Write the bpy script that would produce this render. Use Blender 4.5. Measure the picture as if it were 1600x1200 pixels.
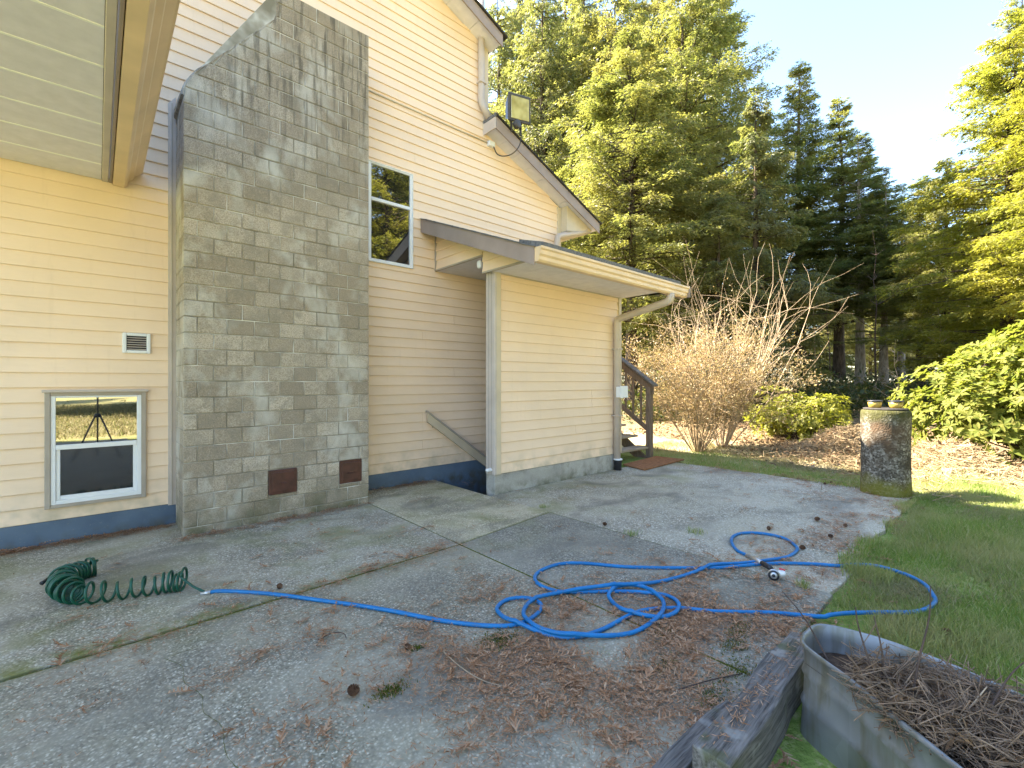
import bpy, bmesh, math, random
import numpy as np
from mathutils import Vector, Matrix

for o in list(bpy.data.objects): bpy.data.objects.remove(o)
scene = bpy.context.scene
COL = scene.collection
R = math.radians
rng = np.random.default_rng(7)
random.seed(7)

# ------------------------------------------------------------------ camera, sky, sun, exposure
cam_data = bpy.data.cameras.new('camera')
cam = bpy.data.objects.new('camera', cam_data); COL.objects.link(cam)
cam.location = (0, 0, 1.4)
cam.rotation_euler = (R(90), 0, math.atan(800/720) - R(90))
cam_data.sensor_width = 36; cam_data.lens = 16.2; cam_data.shift_y = -0.0025
cam_data.clip_start = 0.05; cam_data.clip_end = 2000
scene.camera = cam

SUN_AZ = (-0.42, 0.9075)          # horizontal direction towards the sun
SUN_EL = 45.5
world = bpy.data.worlds.new('World'); scene.world = world; world.use_nodes = True
wn = world.node_tree; wn.nodes.clear()
sky = wn.nodes.new('ShaderNodeTexSky'); sky.sky_type = 'NISHITA'; sky.sun_disc = False
sky.sun_elevation = R(SUN_EL); sky.sun_rotation = math.atan2(SUN_AZ[0], SUN_AZ[1])
sky.air_density = 1.0; sky.dust_density = 0.4; sky.ozone_density = 0.8; sky.altitude = 100
bg = wn.nodes.new('ShaderNodeBackground'); bg.inputs[1].default_value = 0.08
wo = wn.nodes.new('ShaderNodeOutputWorld')
wn.links.new(sky.outputs[0], bg.inputs[0]); wn.links.new(bg.outputs[0], wo.inputs[0])

sd = bpy.data.lights.new('sun', 'SUN'); sd.energy = 5.0; sd.angle = R(0.5); sd.color = (1.0, 0.90, 0.74)
sun = bpy.data.objects.new('sun', sd); COL.objects.link(sun)
e = R(SUN_EL); sdir = Vector((SUN_AZ[0]*math.cos(e), SUN_AZ[1]*math.cos(e), math.sin(e)))
sun.rotation_euler = sdir.to_track_quat('Z', 'Y').to_euler(); sun.location = (-7, 20, 20)
scene.view_settings.view_transform = 'Standard'; scene.view_settings.look = 'None'
scene.view_settings.exposure = 3.22; scene.view_settings.gamma = 1.0
scene.render.engine = 'CYCLES'
scene.cycles.max_bounces = 5; scene.cycles.diffuse_bounces = 3; scene.cycles.transparent_max_bounces = 6
scene.render.resolution_x = 1024; scene.render.resolution_y = 768

# ------------------------------------------------------------------ helpers
def tag(o, label=None, cat=None, group=None, kind=None):
    if label: o['label'] = label
    if cat: o['category'] = cat
    if group: o['group'] = group
    if kind: o['kind'] = kind
    return o

def empty(name, loc=(0, 0, 0), label=None, cat=None, group=None, kind=None):
    o = bpy.data.objects.new(name, None); COL.objects.link(o); o.location = loc
    o.empty_display_size = 0.1
    return tag(o, label, cat, group, kind)

def link(name, me, mat=None, parent=None, loc=None, kind=None):
    o = bpy.data.objects.new(name, me); COL.objects.link(o)
    if mat is not None and len(me.materials) == 0: me.materials.append(mat)
    if loc is not None: o.location = loc
    if parent is not None:
        o.parent = parent
        if parent.location.length > 0 and loc is None:
            o.matrix_parent_inverse = Matrix.Translation(-parent.location)
        elif parent.location.length > 0:
            o.location = Vector(loc) - parent.location
    if kind: o['kind'] = kind
    return o

def mesh_pd(name, v, f, smooth=False):
    me = bpy.data.meshes.new(name); me.from_pydata([tuple(p) for p in v], [], f); me.validate(); me.update()
    if smooth: me.polygons.foreach_set('use_smooth', [True]*len(me.polygons))
    return me

def mesh_np(name, v, f, k):
    """v (N,3), f (M,k) arrays -> mesh, fast"""
    v = np.asarray(v, np.float32); f = np.asarray(f, np.int32)
    me = bpy.data.meshes.new(name)
    me.vertices.add(len(v)); me.vertices.foreach_set('co', v.ravel())
    me.loops.add(f.size); me.loops.foreach_set('vertex_index', f.ravel())
    me.polygons.add(len(f)); me.polygons.foreach_set('loop_start', np.arange(0, f.size, k, dtype=np.int32))
    me.polygons.foreach_set('loop_total', np.full(len(f), k, np.int32))
    me.update(calc_edges=True)
    return me

def box_mesh(name, dx, dy, dz, bev=0.0, seg=1):
    bm = bmesh.new()
    bmesh.ops.create_cube(bm, size=1.0)
    bmesh.ops.scale(bm, vec=(dx, dy, dz), verts=bm.verts)
    if bev > 0:
        bmesh.ops.bevel(bm, geom=list(bm.edges), offset=bev, segments=seg, profile=0.5, affect='EDGES')
    me = bpy.data.meshes.new(name); bm.to_mesh(me); bm.free()
    return me

def box(name, x0, x1, y0, y1, z0, z1, mat, parent=None, bev=0.003, kind=None, rot=None):
    me = box_mesh(name, abs(x1-x0), abs(y1-y0), abs(z1-z0), min(bev, abs(x1-x0)*.3, abs(y1-y0)*.3, abs(z1-z0)*.3))
    o = link(name, me, mat, parent, ((x0+x1)/2, (y0+y1)/2, (z0+z1)/2), kind)
    if rot: o.rotation_euler = rot
    return o

def prism(name, poly, axis, a, b, mat, parent=None, kind=None, smooth=False):
    """poly: list of 2D points; extruded along axis ('x': pts=(y,z), 'y': pts=(x,z), 'z': pts=(x,y)) from a to b"""
    n = len(poly)
    def P(p, t): return {'x': (t, p[0], p[1]), 'y': (p[0], t, p[1]), 'z': (p[0], p[1], t)}[axis]
    v = [P(p, a) for p in poly] + [P(p, b) for p in poly]
    f = [(i, (i+1) % n, n+(i+1) % n, n+i) for i in range(n)]
    f += [tuple(range(n))[::-1], tuple(range(n, 2*n))]
    me = mesh_pd(name, v, f)
    bm = bmesh.new(); bm.from_mesh(me); bmesh.ops.recalc_face_normals(bm, faces=bm.faces); bm.to_mesh(me); bm.free()
    return link(name, me, mat, parent, None, kind)

def sheet_profile(name, pts, axis, a, b, mat, parent=None):
    """open profile with thickness, extruded"""
    t = 0.0015; n = len(pts); back = []
    for i, p in enumerate(pts):
        q0 = pts[max(0, i-1)]; q1 = pts[min(n-1, i+1)]
        d = Vector((q1[0]-q0[0], q1[1]-q0[1])).normalized()
        back.append((p[0]-d.y*t, p[1]+d.x*t))
    return prism(name, list(pts)+back[::-1], axis, a, b, mat, parent)

def tube_data(path, rad, n=8, closed_ends=True, square=False):
    P = [Vector(p) for p in path]; m = len(P)
    rads = rad if hasattr(rad, '__len__') else [rad]*m
    T = [(P[min(i+1, m-1)]-P[max(i-1, 0)]).normalized() for i in range(m)]
    up = Vector((0, 0, 1)) if abs(T[0].z) < .9 else Vector((0, 1, 0))
    N = (up - T[0]*up.dot(T[0])).normalized(); v = []; f = []
    for i in range(m):
        if i: N = (N - T[i]*N.dot(T[i])).normalized()
        B = T[i].cross(N)
        for k in range(n):
            a = 2*math.pi*(k+.5)/n
            v.append(P[i] + (N*math.cos(a)+B*math.sin(a))*rads[i])
    for i in range(m-1):
        for k in range(n):
            f.append((i*n+k, i*n+(k+1) % n, (i+1)*n+(k+1) % n, (i+1)*n+k))
    if closed_ends:
        f.append(tuple(range(n))[::-1]); f.append(tuple((m-1)*n+k for k in range(n)))
    return v, f

def tube(name, path, rad, mat, parent=None, n=8, smooth=True):
    v, f = tube_data(path, rad, n)
    return link(name, mesh_pd(name, v, f, smooth), mat, parent)

def lathe(name, prof, mat, parent=None, loc=None, n=32, jitter=0.0, smooth=True):
    v = []; f = []
    for i, (r, z) in enumerate(prof):
        for k in range(n):
            a = 2*math.pi*k/n; rr = r*(1+jitter*math.sin(3*a+z*5)*.5 + random.uniform(-jitter, jitter)*.5)
            v.append((rr*math.cos(a), rr*math.sin(a), z))
    for i in range(len(prof)-1):
        for k in range(n): f.append((i*n+k, i*n+(k+1) % n, (i+1)*n+(k+1) % n, (i+1)*n+k))
    f.append(tuple(range(n))[::-1]); f.append(tuple((len(prof)-1)*n+k for k in range(n)))
    return link(name, mesh_pd(name, v, f, smooth), mat, parent, loc)

def catmull(pts, per=8):
    P = [np.array(p, float) for p in pts]; P = [2*P[0]-P[1]]+P+[2*P[-1]-P[-2]]
    out = []
    for i in range(1, len(P)-2):
        for t in np.linspace(0, 1, per, endpoint=False):
            a, b, c, d = P[i-1], P[i], P[i+1], P[i+2]
            out.append(.5*((2*b)+(-a+c)*t+(2*a-5*b+4*c-d)*t*t+(-a+3*b-3*c+d)*t**3))
    out.append(P[-2]); return out

# ------------------------------------------------------------------ materials
class NT:
    def __init__(s, name, rough=0.6, spec=0.4):
        s.m = bpy.data.materials.new(name); s.m.use_nodes = True; s.t = s.m.node_tree
        s.b = s.t.nodes['Principled BSDF']; s.b.inputs['Roughness'].default_value = rough
        s.b.inputs['Specular IOR Level'].default_value = spec
        s._pos = None
    def n(s, typ, **kw):
        nd = s.t.nodes.new(typ)
        for k, v in kw.items(): setattr(nd, k, v)
        return nd
    def l(s, a, b): s.t.links.new(a, b)
    def pos(s):
        if s._pos is None: s._pos = s.n('ShaderNodeNewGeometry').outputs['Position']
        return s._pos
    def obj(s): return s.n('ShaderNodeTexCoord').outputs['Object']
    def mapped(s, vec, sc):
        mp = s.n('ShaderNodeMapping'); mp.inputs['Scale'].default_value = sc; s.l(vec, mp.inputs[0]); return mp.outputs[0]
    def noise(s, scale, vec=None, detail=4, rough=.55, dist=0):
        nd = s.n('ShaderNodeTexNoise'); nd.inputs['Scale'].default_value = scale; nd.inputs['Detail'].default_value = min(detail, 3)
        nd.inputs['Roughness'].default_value = rough; nd.inputs['Distortion'].default_value = dist
        s.l(vec if vec is not None else s.pos(), nd.inputs['Vector']); return nd.outputs['Fac']
    def vor(s, scale, vec=None, out='Distance', feature='F1'):
        nd = s.n('ShaderNodeTexVoronoi'); nd.feature = feature; nd.inputs['Scale'].default_value = scale
        s.l(vec if vec is not None else s.pos(), nd.inputs['Vector']); return nd.outputs[out]
    def ramp(s, fac, stops):
        r = s.n('ShaderNodeValToRGB'); cr = r.color_ramp
        while len(cr.elements) < len(stops): cr.elements.new(.5)
        for e_, (p, c) in zip(cr.elements, stops):
            e_.position = p; e_.color = (c, c, c, 1) if not hasattr(c, '__len__') else (*c, 1)
        s.l(fac, r.inputs[0]); return r.outputs[0]
    def mix(s, fac, a, b, mode='MIX'):
        x = s.n('ShaderNodeMix', data_type='RGBA', blend_type=mode)
        for sock, val in ((x.inputs[0], fac), (x.inputs[6], a), (x.inputs[7], b)):
            if hasattr(val, 'is_output'): s.l(val, sock)
            elif hasattr(val, '__len__'): sock.default_value = (*val, 1)
            else: sock.default_value = val
        return x.outputs[2]
    def math(s, op, a, b=None, clamp=False):
        x = s.n('ShaderNodeMath', operation=op, use_clamp=clamp)
        for i, val in enumerate((a, b)):
            if val is None: continue
            if hasattr(val, 'is_output'): s.l(val, x.inputs[i])
            else: x.inputs[i].default_value = val
        return x.outputs[0]
    def sep(s, vec=None):
        x = s.n('ShaderNodeSeparateXYZ'); s.l(vec if vec is not None else s.pos(), x.inputs[0]); return x.outputs
    def rand(s): return s.n('ShaderNodeObjectInfo').outputs['Random']
    def island(s): return s.n('ShaderNodeNewGeometry').outputs['Random Per Island']
    def color(s, c):
        if hasattr(c, 'is_output'): s.l(c, s.b.inputs['Base Color'])
        else: s.b.inputs['Base Color'].default_value = (*c, 1)
        return s
    def rough(s, c): s.l(c, s.b.inputs['Roughness']); return s
    def bump(s, h, strength=.3, dist=.01, prev=None):
        b = s.n('ShaderNodeBump'); b.inputs['Strength'].default_value = strength; b.inputs['Distance'].default_value = dist
        s.l(h, b.inputs['Height'])
        if prev is not None: s.l(prev, b.inputs['Normal'])
        s.l(b.outputs[0], s.b.inputs['Normal']); return b.outputs[0]

def plain(name, c, rough=.5, spec=.4, var=.12, sc=6, metal=0, bump=0.0, bsc=120):
    t = NT(name, rough, spec)
    f = t.noise(sc, detail=5)
    c = np.array(c)
    t.color(t.ramp(f, [(.3, tuple(c*(1-var))), (.7, tuple(np.minimum(c*(1+var), 1)))]))
    t.b.inputs['Metallic'].default_value = metal
    if bump: t.bump(t.noise(bsc), bump, .003)
    return t.m

def siding_mat(name, c):
    t = NT(name, .42, .35)
    p = t.pos(); c = np.array(c)
    grain = t.noise(10, t.mapped(p, (2.2, 2.2, 60)), 4)
    big = t.noise(1.3, p, 5); streak = t.noise(6, t.mapped(p, (3.2, 3.2, .22)), 4)
    col = t.ramp(big, [(.3, tuple(c*.93)), (.7, tuple(c*1.04))])
    col = t.mix(t.math('MULTIPLY', t.rand(), .22), col, tuple(c*np.array((.93, .92, .88))))
    col = t.mix(t.ramp(streak, [(.60, 0.0), (.85, .22)]), col, tuple(c*np.array((.66, .62, .55))))
    col = t.mix(t.ramp(grain, [(.45, 0.0), (.75, .12)]), col, tuple(c*.7))
    low = t.ramp(t.sep()[2], [(.15, 1.0), (.55, 0.0)])
    dirt = t.math('MULTIPLY', low, t.ramp(t.noise(5, p, 6), [(.40, 0), (.70, .65)]))
    col = t.mix(dirt, col, (.26, .25, .16))
    t.color(col); bb = t.bump(t.noise(1.6, t.mapped(p, (1, 1, 3))), .25, .03); t.bump(grain, .12, .002, bb)
    t.rough(t.ramp(big, [(.3, .36), (.7, .52)]))
    return t.m

M = {}
M['siding'] = siding_mat('cream vinyl siding', (.90, .69, .50))
M['trim'] = plain('taupe trim', (.40, .345, .285), .45, .4, .1, 4)
M['trim_grey'] = plain('grey taupe post trim', (.53, .455, .40), .45, .4, .1, 4)
M['trim_tan'] = plain('tan trim', (.60, .50, .36), .45, .4, .08, 4)
M['fascia'] = plain('mauve brown fascia', (.31, .245, .215), .5, .35, .12, 3, bump=.1)
M['gutter'] = plain('tan aluminium gutter', (.75, .545, .335), .38, .5, .10, 3)
M['downspout'] = plain('taupe downspout', (.53, .44, .365), .4, .5, .08, 3)
M['soffit'] = plain('grey soffit', (.76, .72, .78), .5, .35, .06, 9, bump=.15, bsc=60)
M['soffit_joint'] = plain('soffit joint', (.90, .89, .86), .5, .3, .03)  # near-white colour stands in for light the joints catch from the side
M['window_white'] = plain('white vinyl', (.80, .81, .82), .35, .5, .04, 5)
M['dark'] = plain('dark void', (.012, .012, .012), .8, .1)
M['brown_metal'] = plain('brown cleanout door', (.075, .026, .017), .45, .5, .3, 14, bump=.2)
M['white_plastic'] = plain('white plastic', (.78, .79, .80), .4, .5, .05)
M['black_plastic'] = plain('black plastic', (.018, .018, .02), .45, .5, .2)
M['bronze'] = plain('dark bronze metal', (.055, .048, .042), .42, .5, .2, 10)
M['shingle'] = plain('grey shingle', (.15, .15, .155), .9, .2, .35, 40, bump=.5)
M['roof_dark'] = plain('dark shingle', (.045, .04, .036), .9, .2, .35, 40, bump=.5)

def glass_mat():
    t = NT('window glass', .015, .5); t.b.inputs['IOR'].default_value = 3.3
    t.color((.012, .014, .016)); 
    t.bump(t.noise(1.7, detail=1), .02, .02)
    return t.m
M['glass'] = glass_mat()
M['glass_lower'] = plain('dark weakly reflecting pane', (.012, .012, .013), .06, .5, .2, 3); M['glass_lower'].node_tree.nodes['Principled BSDF'].inputs['IOR'].default_value = 2.3  # lower pane set to reflect less than the upper glass
def lens_mat():
    t = NT('floodlight glass', .12, .5); t.b.inputs['IOR'].default_value = 2.4
    t.color(t.ramp(t.noise(5, t.obj(), 2), [(.35, (.30, .26, .10)), (.65, (.55, .50, .25))]))  # yellow mottling paints reflected trees and lawn into the glass
    return t.m
M['lens'] = lens_mat()

def blue_paint():
    t = NT('blue grey foundation paint', .55, .35)
    n = t.noise(4, detail=6); f = t.noise(40, detail=3)
    c = t.ramp(n, [(.3, (.085, .125, .185)), (.7, (.12, .17, .235))])
    c = t.mix(t.ramp(f, [(.64, 0), (.72, .35)]), c, (.22, .24, .24))
    low = t.ramp(t.sep()[2], [(.0, 1.0), (.10, 0.0)])
    c = t.mix(t.math('MULTIPLY', low, t.ramp(t.noise(9), [(.4, 0), (.65, .8)])), c, (.09, .085, .05))
    t.color(c); t.bump(f, .2, .004); return t.m
M['blue'] = blue_paint()

def concrete_mat(name, c, stain=(.13, .12, .09), moss=True):
    t = NT(name, .85, .25); c = np.array(c); p = t.pos()
    big = t.noise(2.1, p, 6); fine = t.noise(60, p, 4)
    col = t.ramp(big, [(.3, tuple(c*.72)), (.55, tuple(c)), (.75, tuple(c*1.15))])
    col = t.mix(t.ramp(fine, [(.4, .35), (.6, 0)]), col, tuple(c*.6))
    col = t.mix(t.ramp(t.noise(6, p, 6), [(.52, 0), (.75, .6)]), col, stain)
    if moss:
        low = t.ramp(t.sep()[2], [(.0, 1.0), (.14, 0.0)])
        col = t.mix(t.math('MULTIPLY', low, t.ramp(t.noise(7, p, 5), [(.42, 0), (.65, .75)])), col, (.085, .085, .03))
    t.color(col); t.bump(fine, .35, .006); return t.m
M['foundation'] = concrete_mat('weathered concrete footing', (.46, .44, .39))

def block_mat():
    t = NT('concrete block', .92, .2); p = t.pos()
    base = t.ramp(t.rand(), [(0, (.335, .272, .198)), (.3, (.41, .338, .252)), (.7, (.475, .398, .305)), (1, (.565, .478, .372))])
    fine = t.noise(95, p, 5, .7); mid = t.noise(9, p, 5); big = t.noise(1.6, p, 5)
    col = t.mix(t.ramp(fine, [(.36, .75), (.56, 0)]), base, (.22, .19, .145))
    col = t.mix(t.ramp(fine, [(.55, 0), (.72, .5)]), col, (.52, .505, .46))
    col = t.mix(t.ramp(mid, [(.45, 0), (.70, .6)]), col, (.25, .225, .175))
    # pale lime bloom, some in patches and some as a run below the shoulder
    bloom = t.ramp(t.noise(2.3, t.mapped(p, (1, 1, .7)), 6, .62, .4), [(.50, 0), (.68, .95)])
    col = t.mix(t.math('MULTIPLY', bloom, .8), col, (.62, .595, .53))
    # rusty wash high on the right, water marks
    s = t.sep()
    wash = t.math('MULTIPLY', t.ramp(t.math('ADD', s[0], t.math('MULTIPLY', s[2], .25)), [(0, 0), (1, 1)]), 1)
    mr = t.n('ShaderNodeMapRange'); mr.inputs[1].default_value = 2.2; mr.inputs[2].default_value = 3.6
    t.l(t.math('ADD', s[0], t.math('MULTIPLY', s[2], .33)), mr.inputs[0])
    col = t.mix(t.math('MULTIPLY', mr.outputs[0], t.ramp(big, [(.4, .1), (.65, .65)])), col, (.29, .225, .15))
    low = t.n('ShaderNodeMapRange'); low.inputs[1].default_value = .42; low.inputs[2].default_value = .0
    t.l(s[2], low.inputs[0])
    col = t.mix(t.math('MULTIPLY', low.outputs[0], t.ramp(t.noise(5, p, 6), [(.35, .05), (.62, .8)])), col, (.10, .10, .042))
    drip = t.noise(5, t.mapped(p, (4, 4, .35)), 4)
    hi = t.n('ShaderNodeMapRange'); hi.inputs[1].default_value = 3.2; hi.inputs[2].default_value = 4.6; t.l(s[2], hi.inputs[0])
    col = t.mix(t.math('MULTIPLY', hi.outputs[0], t.ramp(drip, [(.50, 0), (.66, .7)])), col, (.075, .068, .055))
    t.color(col); b = t.bump(fine, .9, .009); t.bump(mid, .5, .014, b); return t.m
M['block'] = block_mat()
def mortar_mat():
    t = NT('mortar', .95, .1); p = t.pos()
    c = t.ramp(t.noise(3.2, p, 6, .6), [(.36, (.22, .20, .15)), (.52, (.38, .355, .30)), (.66, (.72, .70, .65))])
    t.color(c); t.bump(t.noise(80, p), .5, .004); return t.m
M['mortar'] = mortar_mat()

def slab_mat():
    t = NT('exposed aggregate concrete', .88, .25); p = t.pos()
    tint = t.n('ShaderNodeObjectInfo').outputs['Color']
    pw = t.n('ShaderNodeVectorMath', operation='ADD')
    nz = t.n('ShaderNodeTexNoise'); nz.inputs['Scale'].default_value = 30; t.l(p, nz.inputs['Vector'])
    sc = t.n('ShaderNodeVectorMath', operation='SCALE'); sc.inputs['Scale'].default_value = .02; t.l(nz.outputs['Color'], sc.inputs[0])
    t.l(p, pw.inputs[0]); t.l(sc.outputs[0], pw.inputs[1])
    vo = t.n('ShaderNodeTexVoronoi'); vo.inputs['Scale'].default_value = 85; t.l(pw.outputs[0], vo.inputs['Vector'])
    cr = t.sep(vo.outputs['Color'])[0]
    stone = t.ramp(cr, [(0, (.17, .16, .14)), (.3, (.33, .312, .275)), (.6, (.47, .448, .40)), (.85, (.62, .60, .54)), (1, (.85, .83, .77))])
    edge = t.ramp(vo.outputs['Distance'], [(.3, 0), (.62, 1)])
    col = t.mix(t.math('MULTIPLY', edge, .75), stone, (.27, .25, .205))
    # cement film that has worn off in patches
    worn = t.ramp(t.noise(1.5, p, 7, .62, .5), [(.40, 0), (.62, 1)])
    film = t.ramp(t.noise(45, p, 5, .7), [(.3, (.42, .395, .335)), (.7, (.57, .54, .465))])
    col = t.mix(t.math('MULTIPLY', worn, .6), col, film)
    col = t.mix(1.0, col, tint, 'MULTIPLY')
    col = t.mix(1.0, col, (.93, .885, .785), 'MULTIPLY')
    # green algae film and dark damp stains
    s = t.sep()
    near = t.n('ShaderNodeMapRange'); near.inputs[1].default_value = 2.7; near.inputs[2].default_value = 3.7; t.l(s[1], near.inputs[0])
    alg = t.math('MULTIPLY', t.ramp(t.noise(1.9, p, 6, .6, .6), [(.46, 0), (.70, .62)]), t.math('ADD', t.math('MULTIPLY', near.outputs[0], .85), .15))
    col = t.mix(alg, col, (.19, .195, .062))
    stain = t.ramp(t.noise(1.1, t.mapped(p, (1, 1.6, 1)), 6, .6, .8), [(.51, 0), (.70, .7)])
    col = t.mix(stain, col, (.17, .155, .125))
    # moss creeping out of the joint along the house side slabs
    j = t.math('ABSOLUTE', t.math('SUBTRACT', s[1], 3.25))
    jm = t.n('ShaderNodeMapRange'); jm.inputs[1].default_value = .13; jm.inputs[2].default_value = 0.0; t.l(j, jm.inputs[0])
    jx = t.n('ShaderNodeMapRange'); jx.inputs[1].default_value = 2.6; jx.inputs[2].default_value = 0.2; t.l(s[0], jx.inputs[0])
    col = t.mix(t.math('MULTIPLY', t.math('MULTIPLY', jm.outputs[0], jx.outputs[0]), t.ramp(t.noise(9, p, 6), [(.36, 0), (.6, .95)])), col, (.16, .165, .03))
    fil = t.math('ABSOLUTE', t.math('SUBTRACT', s[0], t.math('ADD', .42, t.math('MULTIPLY', t.noise(2.6, p, 6, .7), 1.0))))
    t.color(col)
    h = t.mix(worn, t.ramp(vo.outputs['Distance'], [(0, 1), (.7, 0)]), (.55, .55, .55))
    b = t.bump(h, .55, .004); t.bump(t.noise(3, p, 6), .3, .02, b)
    return t.m
M['slab'] = slab_mat()

def wood_mat(name, c1, c2, axis=0, lichen=False, rough=.8):
    t = NT(name, rough, .25); p = t.obj()
    sc = [14, 14, 14]; sc[axis] = .9
    g = t.noise(6, t.mapped(p, sc), 6, .65, .3)
    c = t.ramp(g, [(.32, c1), (.68, c2)])
    if lichen:
        c = t.mix(t.ramp(t.noise(7, p, 5), [(.62, 0), (.70, .6)]), c, (.34, .33, .30))
        c = t.mix(t.ramp(t.noise(5, t.mapped(p, (1, 1.3, 1)), 5), [(.60, 0), (.7, .7)]), c, (.08, .085, .03))
    t.color(c); t.bump(g, .5, .004); return t.m
M['deck_wood'] = wood_mat('weathered deck wood', (.12, .085, .06), (.26, .20, .15), 2)
M['tread_wood'] = wood_mat('weathered tread', (.22, .18, .13), (.40, .34, .26), 0)
M['timber'] = wood_mat('old grey timber', (.06, .053, .046), (.22, .20, .178), 0, True)

def leaf_mat(name, cols, trans=.35, rough=.5, spec=.35, patch=None, wscale=.5, tint=(1.62, 1.68, .9)):
    t = NT(name, rough, spec)
    c = t.ramp(t.island(), [(i/(len(cols)-1), k) for i, k in enumerate(cols)])
    if patch: c = t.mix(t.ramp(t.noise(wscale, t.obj(), 3), [(.42, 0), (.62, .7)]), c, patch)
    t.color(c)
    tr = t.n('ShaderNodeBsdfTranslucent'); t.l(t.mix(1.0, c, tint, 'MULTIPLY'), tr.inputs[0])
    mx = t.n('ShaderNodeMixShader'); mx.inputs[0].default_value = trans
    t.l(t.b.outputs[0], mx.inputs[1]); t.l(tr.outputs[0], mx.inputs[2])
    t.l(mx.outputs[0], t.t.nodes['Material Output'].inputs[0]); return t.m
M['cedar'] = leaf_mat('cedar foliage', [(.07, .088, .03), (.11, .128, .046), (.165, .17, .066), (.22, .205, .098)], .5, patch=(.22, .20, .09))
M['hemlock'] = leaf_mat('hemlock foliage', [(.088, .104, .03), (.132, .143, .048), (.19, .184, .066), (.15, .15, .058)], .5, patch=(.225, .198, .074))
M['fir'] = leaf_mat('fir foliage', [(.06, .088, .036), (.095, .122, .047), (.14, .152, .055), (.19, .19, .064)], .5, patch=(.21, .195, .058))
M['gold'] = leaf_mat('golden hemlock foliage', [(.13, .15, .022), (.175, .185, .032), (.23, .218, .042), (.17, .18, .034)], .55, patch=(.25, .225, .038))
M['rhodo'] = leaf_mat('rhododendron leaf', [(.095, .12, .022), (.13, .15, .028), (.175, .18, .038), (.21, .20, .055)], .42, .6, .12)
M['rhodo_y'] = leaf_mat('yellowed rhododendron leaf', [(.13, .14, .02), (.18, .18, .026), (.24, .225, .04)], .45, .45, .25)
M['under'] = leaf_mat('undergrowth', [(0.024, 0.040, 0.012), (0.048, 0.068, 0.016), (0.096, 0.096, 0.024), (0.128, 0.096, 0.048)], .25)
M['grass'] = leaf_mat('lawn grass', [(.13, .22, .035), (.18, .285, .048), (.235, .325, .065), (.30, .33, .095), (.48, .43, .25)], .4, patch=(.42, .38, .18), wscale=1.6, tint=(1.1, 1.1, .9))
M['grass_dry'] = leaf_mat('dry grass', [(.17, .16, .055), (.26, .225, .11), (.36, .31, .175), (.15, .18, .045)], .35, tint=(1.2, 1.15, .9))
M['straw'] = leaf_mat('tan twig leaf', [(.20, .145, .075), (.29, .215, .12), (.38, .29, .165), (.26, .23, .08)], .35, tint=(1.3, 1.2, .9))
M['litter'] = leaf_mat('fallen cedar frond', [(.23, .112, .052), (.31, .16, .08), (.40, .225, .125), (.50, .33, .21)], .08, .8, .2, tint=(1, 1, 1))
M['litter_dark'] = leaf_mat('leaf litter', [(.09, .052, .028), (.17, .10, .05), (.26, .16, .085), (.36, .25, .15)], .1, .8, .2, tint=(1, 1, 1))
M['moss'] = leaf_mat('moss', [(.06, .075, .012), (.10, .115, .018), (.15, .15, .03)], .15, .9, .1)
M['twig_pale'] = plain('pale twig bark', (.40, .30, .20), .8, .2, .3, 8)
M['twig_tan'] = plain('tan twig bark', (.34, .25, .145), .85, .2, .35, 8)
M['twig_mid'] = plain('brown dead stem', (.24, .165, .11), .85, .2, .4, 20)
M['twig_dark'] = plain('dark twig bark', (.085, .058, .045), .8, .2, .3, 8)
def bark(name, c1, c2):
    t = NT(name, .95, .15); p = t.obj()
    g = t.noise(5, t.mapped(p, (3, 3, .5)), 6, .65, .5)
    t.color(t.ramp(g, [(.32, c1), (.68, c2)])); t.bump(g, .8, .03); return t.m
M['bark'] = bark('conifer bark', (.035, .026, .02), (.12, .09, .068))
M['bark_pale'] = bark('pale bark', (.14, .115, .09), (.34, .29, .235))

def ground_mat():
    t = NT('ground soil and turf', .95, .1); p = t.pos(); s = t.sep()
    soil = t.ramp(t.noise(14, p, 7, .7), [(.3, (.10, .066, .036)), (.5, (.20, .145, .08)), (.7, (.34, .265, .155))])
    turf = t.ramp(t.noise(18, p, 6, .7), [(.3, (.11, .17, .03)), (.55, (.20, .26, .06)), (.75, (.36, .33, .16))])
    dry = t.ramp(t.noise(25, p, 6, .7), [(.3, (.27, .215, .12)), (.7, (.50, .43, .28))])
    mr = t.n('ShaderNodeMapRange'); mr.inputs[1].default_value = 8.2; mr.inputs[2].default_value = 9.6
    t.l(t.math('ADD', s[0], t.math('MULTIPLY', t.noise(1.2, p, 4), 1.4)), mr.inputs[0])
    c = t.mix(mr.outputs[0], turf, dry)
    mr2 = t.n('ShaderNodeMapRange'); mr2.inputs[1].default_value = 10.6; mr2.inputs[2].default_value = 12.2
    t.l(t.math('ADD', s[0], t.math('MULTIPLY', t.noise(.9, p, 4), 2.0)), mr2.inputs[0])
    c = t.mix(mr2.outputs[0], c, soil)
    mr3 = t.n('ShaderNodeMapRange'); mr3.inputs[1].default_value = -3.0; mr3.inputs[2].default_value = -4.5; t.l(s[1], mr3.inputs[0])
    c = t.mix(t.math('MULTIPLY', mr3.outputs[0], .85), c, t.ramp(t.noise(3, p), [(.35, (.30, .30, .10)), (.65, (.55, .44, .24))]))  # pale straw added on the back lawn to bounce warm light onto walls
    t.color(c); t.bump(t.noise(30, p, 6, .7), .8, .03); return t.m
M['ground'] = ground_mat()

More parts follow.
